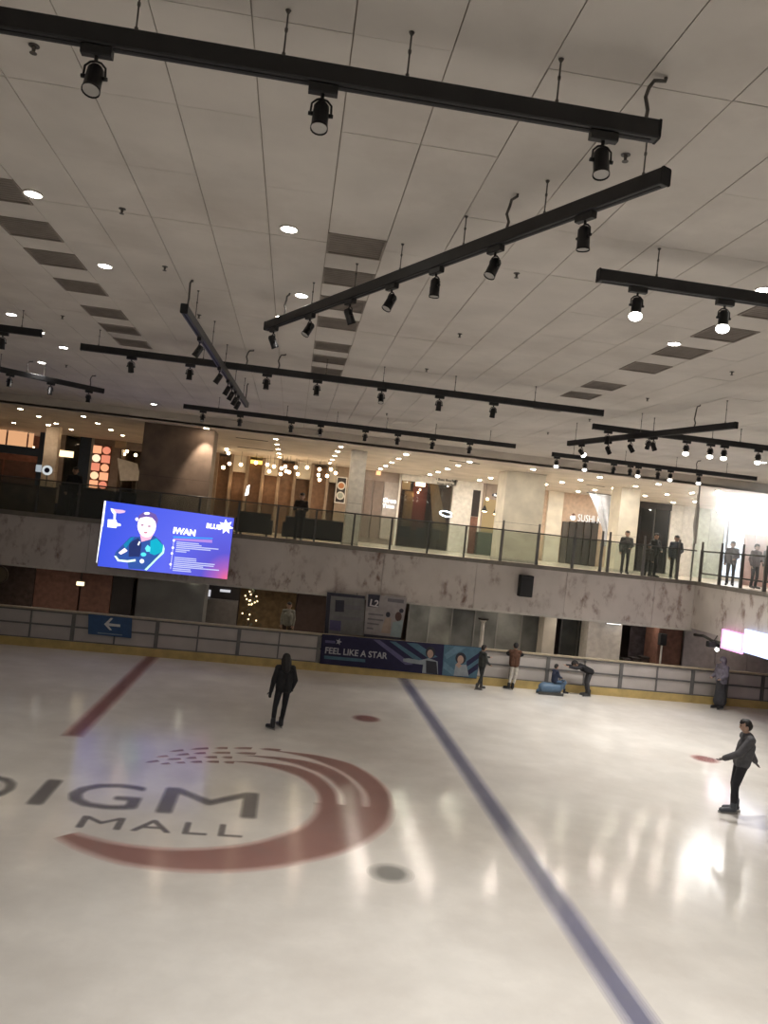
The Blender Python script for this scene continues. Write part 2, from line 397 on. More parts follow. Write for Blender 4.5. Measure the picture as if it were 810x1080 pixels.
while y > 6.2:
    MB().box(XS-0.07, XS, max(y-3.075, 6.0)+0.006, y-0.006, 2.34, 3.80).build('fascia_panel', FASCIA, fsd); y -= 3.075
MB().box(XS-0.1, XS+0.15, 6.0, YF+0.2, 3.80, 3.93).build('kerb', MATS['kerb_dark'], fsd)
struct('floor_side_gallery', MB().box(XS+0.15, XR, 6.0, YF+0.16, ZL-0.3, ZL), FLOORT)
# lower level behind the boards
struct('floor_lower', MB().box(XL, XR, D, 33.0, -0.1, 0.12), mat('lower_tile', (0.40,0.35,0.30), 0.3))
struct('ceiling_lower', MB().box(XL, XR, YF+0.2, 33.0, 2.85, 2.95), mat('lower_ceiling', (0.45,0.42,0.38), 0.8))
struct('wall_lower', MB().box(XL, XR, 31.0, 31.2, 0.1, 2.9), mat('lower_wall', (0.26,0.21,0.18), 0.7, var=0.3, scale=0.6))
struct('wall_upper', MB().box(XL, XR, YS+3.6, YS+3.8, ZL, ZS), mat('upper_backwall', (0.16,0.13,0.11), 0.8))

# ================================================================== LIGHTS IN THE CEILINGS
def spot_data(name, power, angle, blend=0.6, col=(1,0.955,0.90), size=0.06):
    l = bpy.data.lights.new(name, 'SPOT'); l.energy = power; l.spot_size = math.radians(angle); l.spot_blend = blend; l.color = col; l.shadow_soft_size = size; return l
DLD = spot_data('downlight_beam', P_DOWN, 125, 1.0, size=0.1)
dlr = MB().tube([(0,0,-0.012),(0,0,0.012)],0.095,18).mesh('trim_ring'); dlr.materials.append(WHITE)
dle = MB().tube([(0,0,-0.016),(0,0,-0.0125)],0.075,18).mesh('lit_disc'); dle.materials.append(DL_ON)
cre = MB().tube([(0,0,-0.016),(0,0,-0.0125)],0.075,14).mesh('lit_disc'); cre.materials.append(CORR_ON)
cre_b = cre.copy(); cre_b.materials.clear(); cre_b.materials.append(CORR_BRIGHT); cre_d = cre.copy(); cre_d.materials.clear(); cre_d.materials.append(CORR_DIM)
crl = MB().tube([(0,0,-0.012),(0,0,0.012)],0.10,14).mesh('trim_ring'); crl.materials.append(TRIM)
def downlight(p, label, group, ring, disc, lamp=None):
    t = thing('downlight', label, 'downlight', p, 0, group)
    link('trim_ring', ring, t); link('lit_disc', disc, t)
    if lamp: link('lamp_beam', lamp, t, (0,0,-0.03))
    return t
DLP = [(305,241),(111,280),(35,204),(318,311),(162,426),(12,331),(42,350),(67,366),(44,382),(711,362),(806,305),(297,334)]
for x, y in DLP:
    p = onz(x, y, ZC); downlight((p[0],p[1],ZC), 'added round recessed downlight glowing white in the panelled rink ceiling', 'recessed rink ceiling downlights', dlr, dle, DLD)
for p in ((7.3,10.3),(7.3,5.0),(10.5,8.2),(13.0,15.5),(12.6,20.5),(10.2,12.2)):  # added downlights, none seen at these spots, that light the ice
    downlight((p[0],p[1],ZC), 'added round recessed downlight glowing white in the panelled rink ceiling', 'recessed rink ceiling downlights', dlr, dle, DLD)
for cxi in (-13.6,-11.3,-9.1,-7.1,-0.83,1.37,3.62,5.85,8.12,10.55,12.73,15.0,17.3,19.6):
    for ry in (27.0,28.9,30.95,33.0,35.0):
        if cxi < -6 and ry > 34: continue
        downlight((cxi,ry,ZS), 'small round warm downlight in the corridor ceiling above the shopfronts', 'corridor ceiling downlights', crl, cre_d if cxi < 0 else (cre if cxi < 3 else cre_b))
for x, y in ((219.5,453),(57.5,455)):     # wall washers at the columns
    p = (-3.05, 26.12) if x > 100 else (-9.72, 32.1)
    t = downlight((p[0],p[1]-0.0,ZS), 'small downlight washing the '+('brown clad column' if x > 100 else 'pale column beside the dark shop window'), None, crl, cre)
    link('lamp_beam', spot_data('washer', 380 if x > 100 else 60, 62, 0.7, (1,0.84,0.66), 0.04), t, (0,0,-0.03), (0.25,0,0))
del x

# ================================================================== LIGHTING TRACKS AND SPOTLIGHTS
ZT = 7.16
def unit_meshes():
    d = {}
    d['adapter'] = MB().cbox(-0.085,0.085,-0.028,0.028,-0.055,0.0,0.006).mesh('adapter'); d['adapter'].materials.append(BLACK)
    st = MB().tube([(0,0,-0.055),(0,0,-0.085)],0.011,8)
    for s in (-1,1): st.tube([(0,0,-0.082),(s*0.03,0,-0.09),(s*0.056,0,-0.115),(s*0.06,0,-0.175)],0.0065,6)
    d['yoke'] = st.mesh('yoke'); d['yoke'].materials.append(BLACK)
    # housing hangs from its pivot at the origin
    hs = MB().tube([(0,0,0.075),(0,0,0.07),(0,0,0.055),(0,0,0.053),(0,0,-0.085),(0,0,-0.087)],[0.02,0.036,0.038,0.046,0.048,0.051],16,True)
    hs.tube([(0,0,-0.087),(0,0,-0.102)],[0.051,0.051],16,False).tube([(0,0,-0.102),(0,0,-0.09)],[0.051,0.046],16,False)
    for s in (-1,1): hs.tube([(s*0.046,0,0),(s*0.072,0,0)],[0.013,0.011],8)
    d['housing'] = hs.mesh('housing'); d['housing'].materials.append(BLACK)
    for p in d['housing'].polygons: p.use_smooth = len(p.vertices) == 4
    for k, mt in (('lens', LENS), ('lens_on', LENS_ON)):
        q = (MB().tube([(0,0,-0.088),(0,0,-0.094)],[0.045,0.045],16) if k == 'lens' else MB().ball((0,0,-0.10),(0.062,0.062,0.045),16,10)).mesh('lens'); q.materials.append(mt); d[k] = q
    return d
UM = unit_meshes()
SPD = spot_data('track_spot_beam', P_SPOT, 95, 0.9, (1,0.965,0.92), 0.04)
SPN = spot_data('near_fill_beam', P_NEAR, 120, 1.0, (1,0.965,0.92), 0.05)
def spotlight(p, rz, tilt, lit, label, group, lamp=None):
    t = thing('track_spotlight', label, 'spotlight', p, rz, group)
    link('adapter', UM['adapter'], t); link('yoke', UM['yoke'], t)
    h = link('housing', UM['housing'], t, (0,0,-0.175), (tilt,0,0))
    link('lens', UM['lens_on' if lit else 'lens'], h)
    if lit: link('lamp_beam', lamp or SPD, h, (0,0,-0.16))
    return t
TG = {}
ORD = ['first','second','third','fourth','fifth','sixth','seventh','eighth']
def track(key, a, b, label, spots, splabel, wires, conduits=(), hh=0.115, ww=0.085, end='', rev=False, drop=0.0):
    ZT = 7.16-drop; f_ = (ZT-H)/(7.16-H); a = (a[0]*f_, a[1]*f_); b = (b[0]*f_, b[1]*f_)   # a dropped track is sighted on its lower plane
    L_ = math.hypot(b[0]-a[0], b[1]-a[1]); rz = math.atan2(b[1]-a[1], b[0]-a[0])
    t = thing('lighting_track', label, 'lighting track', (a[0],a[1],ZT), rz)
    MB().cbox(0, L_, -ww/2, ww/2, -hh/2, hh/2, 0.008).build('beam', BLACK, t)
    MB().box(0.04, L_-0.04, -0.012, 0.012, -hh/2-0.004, -hh/2+0.002).build('track_slot', BLACKM, t)
    for e in (0, L_): MB().cbox(e-0.006, e+0.006, -ww/2-0.004, ww/2+0.004, -hh/2-0.004, hh/2+0.004, 0.01).build('end_cap', BLACKM, t)
    for s in wires:
        x = s*L_
        MB().tube([(x,0,hh/2),(x,0,ZC-ZT-0.004)],0.0055,6).tube([(x,0,hh/2),(x,0,hh/2+0.03)],0.011,8).tube([(x,0,(ZC-ZT)*0.62),(x,0,(ZC-ZT)*0.62+0.02)],0.010,8).tube([(x,0,ZC-ZT-0.02),(x,0,ZC-ZT-0.004)],[0.010,0.018],8).build('suspension_wire', WIRE, t)
    for s in conduits:
        x = s*L_; g = 0.10; top = ZC-ZT-0.004
        MB().tube([(x,0,hh/2),(x+0.01,0.01,hh/2+0.07),(x-0.015,0.0,hh/2+0.14),(x+0.005,0.01,top-0.07),(x+g*0.3,0.0,top-0.03),(x+g,0.0,top-0.02),(x+g,0.0,top)],0.012,8).build('flex_conduit', WIRE, t)
    for i, sp in enumerate(spots):
        px, py, lit, tilt = (list(sp)+[0,0])[:4]
        p = online(px, py, a, b)
        q = (p[0], p[1], ZT-hh/2)
        lb = splabel[1 if lit else 0]
        if end: lb += ', '+ORD[len(spots)-1-i if rev else i]+' from '+end
        spotlight(q, rz, tilt, lit, lb, key, None)
    return t
def n_(l): return [(*p, 0, tl) for p, tl in l]
track('spotlights on the three lamp track', (-3.4,4.58), (1.93,4.58), 'straight black track carrying three widely spaced spotlights that point straight down',
      n_([((100,75),-0.35),((338,122),-0.28),((634,170),-0.25)]), ('black spotlight on the three lamp track',)*2, (0.42,0.575,0.71,0.88), (0.985,), end='its free end with the conduit', rev=True)
track('spotlights on the slanting track', (-0.62,10.92), (2.24,5.10), 'slanting black track with seven dark spotlights running over the middle row of grilles',
      n_([((290,338),0.5),((326,346),-0.5),((368,333),0.5),((412,317),-0.45),((459,300),0.0),((521,280),-0.4),((616,246),0.05)]),
      ('dark spotlight on the slanting track',)*2, (0.2,0.36,0.5,0.66,0.82,0.97), (0.08,0.75), end='its end near the middle grilles')
track('spotlights on the long crossed track', (-3.92,14.25), (5.5,14.25), 'longest straight black track, crossed near one end by a shorter track',
      n_([((138,387),0.5),((200,393),0.1),((281,404),0.0),((334,411),0.0),((402,419),-0.4),((463,426),0.1),((520,434),0.35)]),
      ('dark spotlight under the longest track',)*2, (0.03,0.22,0.45,0.56,0.7,0.86), (0.3,0.36), end='the end another track crosses')
track('spotlights on the track by the soffit', (-3.05,20.82), (5.7,20.82), 'long thin black track with eight dark spotlights hanging close before the balcony soffit',
      n_([((214,437),-0.4),((253,443),0.3),((307,450),0.4),((338,453),-0.3),((385,460),0.4),((419,465),0.0),((456,469),0.4),((495,475),0.4)]),
      ('dark spotlight on the track before the soffit',)*2, (0.1,0.3,0.45,0.6,0.75,0.92), end='the brown column side')
track('spotlights on the crossing track', (-1.68,10.55), (-1.36,19.1), 'black track that crosses the longest track, with spotlights crowded at one end',
      n_([((210,367),0.5),((231,396),0.5),((240,409),0.4),((244,415),0.4),((248,420),0.4),((251,426),0.4)]),
      ('dark spotlight on the track crossing the longest',)*2, (0.1,0.3,0.5,0.7,0.9), (0.03,0.97), end='its uncrowded end', drop=0.125)
track('lit spotlights on the short bright track', (2.58,7.14), (5.4,7.14), 'short black track with two brightly lit spotlights pointing down',
      [(672,315,1,0.0),(764,326,1,0.0)], ('', 'lit spotlight on the short bright track'), (0.2,0.6,0.95), end='its free end')
track('spotlights on the track of mixed lamps', (7.0,21.6), (13.1,21.6), 'long black track of lit and dark spotlights ending in the bright glare',
      [(587,487,1),(617,490,1),(647,495,0,0.3),(664.5,497,0),(673,497,1),(694,499,0),(707,501,1),(737,505,1)],
      ('dark spotlight on the track ending in glare','lit spotlight on the track ending in glare'), (0.1,0.35,0.6,0.85), (0.7,), end='its glare-free end')
track('spotlights on the track crossed at an angle', (6.53,18.95), (7.85,13.75), 'black track crossing another at a shallow angle, with tilted dark spotlights',
      [(613,476,1,0.9),(641,475,0,0.6),(665,472,0,0.7),(689,469,0,0.5)], ('tilted dark spotlight on the angled crossing track','single lit spotlight on the angled crossing track'), (0.05,0.5,0.95), (0.8,), end='the soffit end', drop=0.125)
track('spotlights on the track with four lit ones', (5.96,15.9), (11.2,15.9), 'black track crossed by another at a shallow angle, carrying four lit spotlights',
      [(641,460,0,0.3),(684,466,0,0.5),(724,470,1),(750,467,1),(764,474,1),(800,477,1)], ('dark spotlight on the track with four lit ones','lit spotlight on the track with two dark ones'), (0.25,0.5,0.62,0.9), end='its glare-free end')
track('spotlight on the short track end', (-7.5,13.5), (-4.36,13.5), 'end of a black track hanging over the row of grilles by the brown column',
      n_([((2,362),0.1)]), ('dark spotlight on the track end near the pale column',)*2, (0.9,), ())
track('spotlights on the oblique track', (-8.5,16.66), (-4.82,19.78), 'oblique black track with three dark spotlights before the left shops',
      n_([((10,402),0.0),((53,411),0.0),((93,420),0.0)]), ('dark spotlight on the oblique track',)*2, (0.5,0.7), (0.62,0.93), end='its end near the brown column', rev=True)
tn = thing('lighting_track', 'unseen black track of lit spotlights added above the near edge of the rink', 'lighting track', (-6,1.6,ZT))  # unseen track added to brighten the near ice
MB().cbox(0,17,-0.042,0.042,-0.057,0.057,0.008).build('beam', BLACK, tn)
for k in range(7): MB().tube([(0.5+k*2.6,0,0.057),(0.5+k*2.6,0,ZC-ZT-0.004)],0.0055,6).build('suspension_wire', WIRE, tn)
for k in range(7): spotlight((-2.6+k*2.0,1.6,ZT-0.057), 0, 0.55, 1, 'lit spotlight on the unseen track added above the near edge of the rink', 'added near edge spotlights', SPN)

# sprinkler heads
spk = thing('sprinkler_head', 'small dark sprinkler head under the rink ceiling panels', 'sprinkler', (0,0,0), 0, 'sprinkler heads')
MB().tube([(0,0,0),(0,0,-0.006)],0.035,12).build('rose', WIRE, spk)
MB().tube([(0,0,-0.006),(0,0,-0.035),(0,0,-0.05)],[0.014,0.012,0.006],8).build('nozzle', WIRE, spk)
MB().tube([(0,0,-0.05),(0,0,-0.054)],0.024,10).build('deflector', WIRE, spk)
for i, (x, y) in enumerate(((36,48),(129,220),(660,163),(545,288),(640,143),(485,352),(210,332),(174,281),(450,389),(408,436),(66,333),(70,385),(772,392),(683,420),(578,456),(622,442))):
    o = spk if i == 0 else copy_tree(spk); p = onz(x, y, ZC); o.location = (p[0], p[1], ZC)

# ================================================================== RINK BARRIER (far side)
bar = thing('rink_barrier', 'long rink barrier with yellow kick plate, pale panels and dark rails along the ice', 'barrier', (0, D, 0))
BX0, BX1, STEP = -15.92, 18.38, 1.225
pm = MB().box(0.02, STEP-0.02, 0.0, 0.03, 0.25, 1.10).mesh('panel'); pm.materials.append(PANELW)
km = MB().box(0.003, 2*STEP-0.003, -0.06, 0.05, 0.0, 0.25).mesh('kick_plate'); km.materials.append(YELLOW)
rm = MB().box(0, 2*STEP, -0.035, 0.0, 0.655, 0.705).mesh('mid_rail'); rm.materials.append(GREYST)
lm = MB().box(0, 2*STEP, -0.04, 0.0, 0.25, 0.28).mesh('bottom_rail'); lm.materials.append(GREYST)
tm = MB().cbox(0, 2*STEP, -0.06, 0.12, 1.10, 1.15, 0.012).mesh('ledge'); tm.materials.append(RAILM)
um = MB().box(0, 2*STEP, -0.045, 0.0, 1.055, 1.10).mesh('top_rail'); um.materials.append(GREYST)
wm = MB().box(-0.055, 0.055, -0.05, 0.05, 0.25, 1.10).mesh('post'); wm.materials.append(GREYST)
tmn = MB().box(-0.022, 0.022, -0.04, 0.04, 0.25, 1.10).mesh('post'); tmn.materials.append(GREYST)
k = 0; x = BX0
while x < BX1-0.01:
    link('panel', pm, bar, (x,0,0))
    link('post', wm if k % 2 == 0 else tmn, bar, (x,0,0))
    if k % 2 == 0:
        for nm, me in (('kick_plate',km),('mid_rail',rm),('bottom_rail',lm),('ledge',tm),('top_rail',um)): link(nm, me, bar, (x,0,0))
    x += STEP; k += 1

# ================================================================== BALCONY BALUSTRADE
bal = thing('glass_balustrade', 'glass balustrade with dark posts and thin handrail on the balcony edge', 'balustrade', (0, YF+0.1, 0))
gm = MB().box(0.03, 1.20, -0.006, 0.006, 3.95, 4.93).mesh('glass_panel'); gm.materials.append(GLASS)
po = MB().box(-0.03, 0.03, -0.02, 0.02, 3.93, 4.96).mesh('post'); po.materials.append(STEEL)
pt = MB().box(-0.045, 0.045, -0.03, 0.03, 3.93, 5.0).box(-0.03, 0.03, -0.02, 0.02, 5.0, 5.28).mesh('post'); pt.materials.append(GREYST)
px0 = -0.47-1.232*11
for k in range(24):
    x = px0+1.232*k
    if x > 13.7: break
    link('post', pt if x > 6.5 else po, bar and bal, (x,0,0))
    if x+1.232 < 13.9: link('glass_panel', gm, bal, (x,0,0))
link('post', pt, bal, (10.36,0.0,0))
MB().cbox(px0, 13.7, -0.03, 0.03, 4.94, 4.985, 0.01).build('handrail', STEEL, bal)
bas = thing('metal_balustrade', 'grey post and rail balustrade of the side gallery above the glowing sign', 'balustrade', (XS+0.05, 0, 0))
for k in range(16):
    y = YF-0.05-1.232*k
    if y < 6.2: break
    link('post', pt, bas, (0,y,0))
for z_ in (4.94, 4.2): MB().box(-0.025, 0.025, 6.3, YF, z_, z_+0.045).build('rail', STEEL, bas)

# ================================================================== COLUMNS
def column(name, label, x0, x1, y0, y1, z0, z1, material, joints=()):
    t = thing(name, label, 'column', ((x0+x1)/2, (y0+y1)/2, z0)); hx, hy = (x1-x0)/2, (y1-y0)/2
    zs = [z0]+list(joints)+[z1]
    for a, b in zip(zs[:-1], zs[1:]):
        MB().box(-hx, hx, -hy, hy, a-z0+0.004, b-z0-0.004).build('cladding_panel', material, t)
    MB().box(-hx+0.01, hx-0.01, -hy+0.01, hy-0.01, 0, z1-z0).build('core', DARK, t)
    MB().box(-hx-0.015, hx+0.015, -hy-0.015, hy+0.015, 0, 0.12).build('plinth', TRIM if material is not BROWN else DARK, t)
    return t
column('clad_column', 'broad dark brown clad column above the screen', -5.05, -2.80, 26.5, 27.7, ZL, ZS, BROWN, (5.5,))
column('pillar', 'slim white pillar beside the food poster', ony(368,510,27.7)[0], ony(384,510,27.7)[0], 27.7, 28.3, ZL, ZS, WHITE, (5.35,))
column('pillar', 'broad cream pillar lit from above between lamp-lit cafe and sushi shop', ony(531,537,28.7)[0], ony(573,537,28.7)[0], 28.7, 29.9, ZL, ZS, CREAM, (5.3,))
column('pillar', 'cream pillar between the white drape and the dark shopfront', ony(653,545,30.0)[0], ony(673,545,30.0)[0], 30.0, 31.0, ZL, ZS, CREAM, (5.3,))
column('pillar', 'pale column lit by a downlight beside the dark shop window', ony(45.5,480,32.6)[0], ony(60,480,32.6)[0], 32.6, 32.9, ZL, ZS, mat('column_tan', (0.38,0.31,0.24), 0.7), (5.4,))
column('pillar', 'broad grey pillar under the screen behind the barrier', -4.70, -2.55, 26.5, 27.7, 0.12, 2.85, GREYW)
column('pillar', 'light grey pillar with lamp glow at its top behind the barrier', 10.66, 11.88, 26.9, 28.0, 0.12, 2.85, WHITE)
column('pillar', 'narrow cream pillar behind the barrier next to the dark window', 8.98, 9.42, 26.7, 27.3, 0.12, 2.85, CREAM)
column('pillar', 'reddish brown pillar under the balcony corner behind the barrier', 12.9, 13.75, 26.2, 27.2, 0.12, 2.85, REDB)

# ================================================================== UPPER SHOPFRONTS (on plane YS)
def X(px, py=530): return ony(px, py, YS)[0]
def F(x0, y0, x1, y1, Y=YS): return rect(x0, y0, x1, y1, Y)
FULL = lambda a, b: (X(a), X(b), ZL, ZS)
WARM = emat('warm_glow', (1.0, 0.55, 0.25), 1.6); WARMW = emat('warm_white', (1.0, 0.78, 0.45), 6.0); WHITE_E = emat('white_sign_glow', (1.0, 0.98, 0.92), 2.2)
ORANGE = emat('orange_clerestory', (1.0, 0.52, 0.26), 0.75)
BULB = emat('bulb_glow', (1.0, 0.72, 0.42), 14.0)
def shop(label): return thing('shopfront', label, 'shopfront', (0,0,0))
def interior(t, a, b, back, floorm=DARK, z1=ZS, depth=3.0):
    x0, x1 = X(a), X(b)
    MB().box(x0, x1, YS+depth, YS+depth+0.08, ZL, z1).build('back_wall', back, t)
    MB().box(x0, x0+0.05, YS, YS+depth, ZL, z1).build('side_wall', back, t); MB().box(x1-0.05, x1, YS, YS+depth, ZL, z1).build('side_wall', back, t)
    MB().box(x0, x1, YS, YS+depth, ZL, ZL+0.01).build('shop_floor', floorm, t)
def lamp(parent, p, power, col=(1,0.75,0.5), r=0.1):
    l = bpy.data.lights.new('shop_lamp', 'POINT'); l.energy = power; l.color = col; l.shadow_soft_size = r
    return link('lamp_glow', l, parent, p)

# A: cafe with orange clerestory
t = shop('cafe front with orange lit upper panes over a navy band')
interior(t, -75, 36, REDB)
for a, b in ((-75,-52),(-50,-26),(-24,6),(8,28),(30,35)):
    bx('pane', F(a, 454+a*0.1, b, 469+b*0.1), YS, YS+0.04, ORANGE, t)
bx('lintel', (X(-75), X(36), ony(10,469,YS)[2]-0.38, ony(10,469,YS)[2]-0.02), YS-0.08, YS+0.1, NAVY, t)
bx('lintel_top', (X(-75), X(36), ony(10,453,YS)[2]+0.05, ZS), YS-0.05, YS+0.1, DARK, t)
for a, b in ((-75,-40),(-38,-2),(0,34)): bx('window_pane', (X(a), X(b), ZL+0.1, ony(10,485,YS)[2]), YS+0.02, YS+0.035, SHOPGLASS, t)
bx('light_box', F(25,469.5,32,475.5), YS+0.5, YS+0.55, WARMW, t); lamp(t, (X(5), YS+1.5, 6.4), 12, (1,0.6,0.4))
bx('end_post', FULL(35,45), YS-0.1, YS+0.3, NAVY, t)
# B: dark window with light bar and navy panel
t = shop('dark shop window with a glowing light bar beside a navy panel')
bx('wall_panel', FULL(45,62), YS, YS+0.2, TAUPE, t)
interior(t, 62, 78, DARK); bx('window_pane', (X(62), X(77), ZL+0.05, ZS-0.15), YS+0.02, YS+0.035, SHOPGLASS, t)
bx('light_bar', F(62.5,475.5,77.5,482), YS-0.04, YS+0.01, emat('light_bar', (1,0.74,0.42), 2.2), t)
bx('navy_panel', FULL(78,90), YS-0.1, YS+0.2, NAVY, t); bx('edge_post', FULL(90,92.5), YS-0.12, YS+0.2, GREYW, t)
# C: food kiosk
t = shop('taupe kiosk front with a glowing food menu of many pictures')
bx('wall_panel', FULL(92.5,121), YS, YS+0.2, TAUPE, t)
mb_r = F(96,470,116,516); bx('menu_light_box', mb_r, YS-0.1, YS, mat('menu_box', (0.3,0.12,0.07), 0.5), t)
fcol = [emat('food_a', (1.0,0.42,0.22), 1.1), emat('food_b', (1.0,0.62,0.36), 1.3), emat('food_c', (0.95,0.30,0.18), 0.9), emat('food_d', (1.0,0.75,0.5), 1.3)]
for i in range(2):
    for j in range(5):
        wx = (mb_r[1]-mb_r[0])/2; hz = (mb_r[3]-mb_r[2])/5
        c = (mb_r[0]+wx*(i+0.5), mb_r[2]+hz*(j+0.5))
        if (i+j) % 2: MB().poly([(c[0]+wx*0.44*math.cos(a*PI/6), c[1]+hz*0.44*math.sin(a*PI/6)) for a in range(12)], 0.01, 'xz', YS-0.1).build('menu_picture', fcol[(i*2+j)%4], t)
        else: bx('menu_picture', (c[0]-wx*0.46, c[0]+wx*0.46, c[1]-hz*0.44, c[1]+hz*0.44), YS-0.11, YS-0.1, fcol[(i+j*3)%4], t)
# D: doorway
t = shop('dark doorway under a beige box sign beside the brown column')
interior(t, 121, 156, BROWN); bx('header', (X(121), X(156), ZS-0.35, ZS), YS-0.05, YS+0.1, TAUPE, t)
bx('box_sign', F(122.5,459,134,473), YS-0.2, YS, mat('beige_box', (0.6,0.47,0.33), 0.6), t)
for x, y in ((134,476),(143,480),(131,479)): MB().ball(ony(x,y,YS+0.6), 0.07).build('bulb', BULB, t)
t = thing('menu_board', 'white slanted menu board standing in the doorway by the brown column', 'board', (0,0,0))
q = [(124,483),(145,489),(149,507),(127,507)]
MB().poly([(ony(x,y,34.5)[0], ony(x,y,34.5)[2]) for x, y in q], 0.05, 'xz', 34.5).build('board', mat('board_white', (0.7,0.68,0.66), 0.5), t)
a = ony(136,507,34.5); MB().tube([(a[0]-0.3,34.5,ZL),(a[0]-0.3,34.5,a[2]+0.1)],0.02).tube([(a[0]+0.3,34.5,ZL),(a[0]+0.3,34.5,a[2]+0.1)],0.02).build('stand', STEEL, t)
# Restaurant: wood panels and posts
t = shop('restaurant front of warm wood panels between pale posts')
ed = [224,240,257,274,291,308,326,343,353]
for i in range(8):
    a, b = ed[i], ed[i+1]
    deep = 0.6 if i % 2 else 0.25
    tp = ZS-0.1 if i % 2 == 0 else ZS-0.75
    bx('wood_panel', (X(a)+0.05, X(b)-0.05, ZL, tp), YS+deep, YS+deep+0.1, WOOD, t)
    if i % 2: bx('header_panel', (X(a)+0.05, X(b)-0.05, tp, ZS), YS+0.05, YS+deep+0.1, CREAM, t)
    bx('post', (X(a)-0.07, X(a)+0.07, ZL, ZS), YS-0.05, YS+0.25, WOODL, t)
    if i in (2, 5): bx('light_strip', (X(a)+0.1, X(b)-0.1, ZS-0.30, ZS-0.14), YS+0.16, YS+0.24, emat('yellow_strip', (1,0.62,0.12), 2.2), t)
for x in (247, 282): lamp(t, (X(x), YS-0.25, 5.9), 9, (1,0.62,0.32))
bl = [(239,474),(241,478),(242,489),(235.5,493),(270,488),(282,490),(289,492),(254,490),(301,492),(297,494),(302,497),(296,500),(305,498),(312,493),(314,500),(324,493),(337,495),(336,501),(337,506),(349,495),(354,499),(345,502),(284,497)]
for i, (x, y) in enumerate(bl):
    p = ony(x, y, 33.6+0.7*(i % 3))
    b_ = thing('pendant_bulb', 'small glowing globe lamp hanging before the wood panelled restaurant', 'pendant lamp', p, 0, 'globe lamps of the restaurant')
    MB().ball((0,0,0), 0.075, 10, 7).build('globe', BULB, b_); MB().tube([(0,0,0.07),(0,0,0.12)],0.025,8).build('socket', BLACK, b_)
    MB().tube([(0,0,0.12),(0,0,ZS-p[2])],0.006,5).build('cord', BLACK, b_)
t = thing('light_board', 'small tilted white light board standing inside the restaurant', 'board', (0,0,0))
q = [(260.5,513),(263.5,511),(262,522),(258,523)]
MB().poly([(ony(x,y,35)[0], ony(x,y,35)[2]) for x, y in q], 0.04, 'xz', 35).build('lit_face', WHITE_E, t)
a = ony(260,523,35); MB().tube([(a[0],35,ZL),(a[0],35,a[2]+0.2)],0.02).build('stand', STEEL, t)
t = thing('food_poster', 'tall white framed poster of two food bowls beside the slim white pillar', 'poster', (0,0,0))
bx('backing_panel', FULL(352.5,368), YS-0.1, YS+0.1, WOODL, t)
r = F(353.5,503,365,531); bx('frame', r, YS-0.14, YS-0.1, WHITE, t)
r2 = (r[0]+0.05, r[1]-0.05, r[2]+0.05, r[3]-0.05); bx('print', r2, YS-0.15, YS-0.14, DARK, t)
cxm = (r2[0]+r2[1])/2; hh = (r2[3]-r2[2])
for zc, cm in ((r2[2]+hh*0.68, (0.75,0.62,0.45)), (r2[2]+hh*0.27, (0.35,0.38,0.33))):
    disc_mb(MB(), (cxm, zc), 0.19, 16, YS-0.151, 0.004).build('bowl_picture', mat('bowl%d' % int(cm[0]*100), (0.7,0.68,0.62), 0.6), t)
    disc_mb(MB(), (cxm, zc), 0.13, 14, YS-0.156, 0.004).build('food_picture', mat('bowlfood%d' % int(cm[0]*100), (cm[0]*0.7, cm[1]*0.35, cm[2]*0.2) if cm[0] > 0.5 else cm, 0.6), t)
# E: taupe shop with white neon
t = shop('taupe shopfront of tall panels with a two line white glowing sign')
bx('wall', FULL(368,421), YS+0.15, YS+0.3, TAUPE, t)
for a, b in ((384,391),(393,402.5),(404,419)): bx('tall_panel', (X(a), X(b), ZL+0.25, ZS-0.45), YS+0.05, YS+0.15, mat('panel_taupe_dark', (0.22,0.17,0.145), 0.6) if a < 400 else mat('panel_taupe_light', (0.44,0.39,0.36), 0.6), t)
bx('top_lamp', F(397,496,401.5,501), YS-0.05, YS+0.05, WARM, t)
a = ony(403.5,529.5,YS); text('glow_sign', 'Gree', 0.30, WHITE_E, t, (a[0],YS-0.02,a[2]), bold=0.006)
a = ony(403,535,YS); text('glow_sign', 'Yuan', 0.27, WHITE_E, t, (a[0],YS-0.02,a[2]), bold=0.006)
# F: dark bistro with white frame
t = shop('dark bistro interior framed in white with black lettering above')
zt = ony(447,509,YS)[2]
interior(t, 421, 478, mat('bistro_back', (0.12,0.055,0.04), 0.7), z1=zt)
bx('white_header', (X(420), X(479), zt, ZS), YS-0.06, YS+0.3, WHITE, t); bx('white_jamb', FULL(419,421), YS-0.06, YS+0.3, WHITE, t); bx('white_wall', FULL(476.5,497), YS-0.06, YS+0.3, WHITE, t)
a = ony(459.5,506.5,YS); text('header_lettering', '• Bean Beerfall •', 0.16, BLACKM, t, (a[0],YS-0.065,a[2]), bold=0.004, ext=0.004)
a = ony(460.5,510.5,YS); text('header_lettering', 'House Grill Bar', 0.13, BLACKM, t, (a[0],YS-0.065,a[2]), bold=0.003, ext=0.004)
bx('amber_panel', F(421.5,505,437,515), YS+1.2, YS+1.25, emat('amber_glow', (1,0.55,0.2), 0.5), t)
bx('partition', F(428,517,438,560), YS+1.0, YS+1.05, mat('ochre', (0.35,0.22,0.09), 0.6), t)
bx('partition', F(439,508,455,560), YS+1.6, YS+1.65, mat('maroon', (0.25,0.05,0.03), 0.6), t)
q = [(453,508),(462,511),(472,560),(457,560)]
MB().poly([(ony(x,y,YS+0.8)[0], ony(x,y,YS+0.8)[2]) for x, y in q], 0.05, 'xz', YS+0.8).build('slanted_panel', MATS['ochre'], t)
r = F(440,508.5,450,512.5); bx('lamp_bar', r, YS+0.4, YS+0.45, BULB, t)
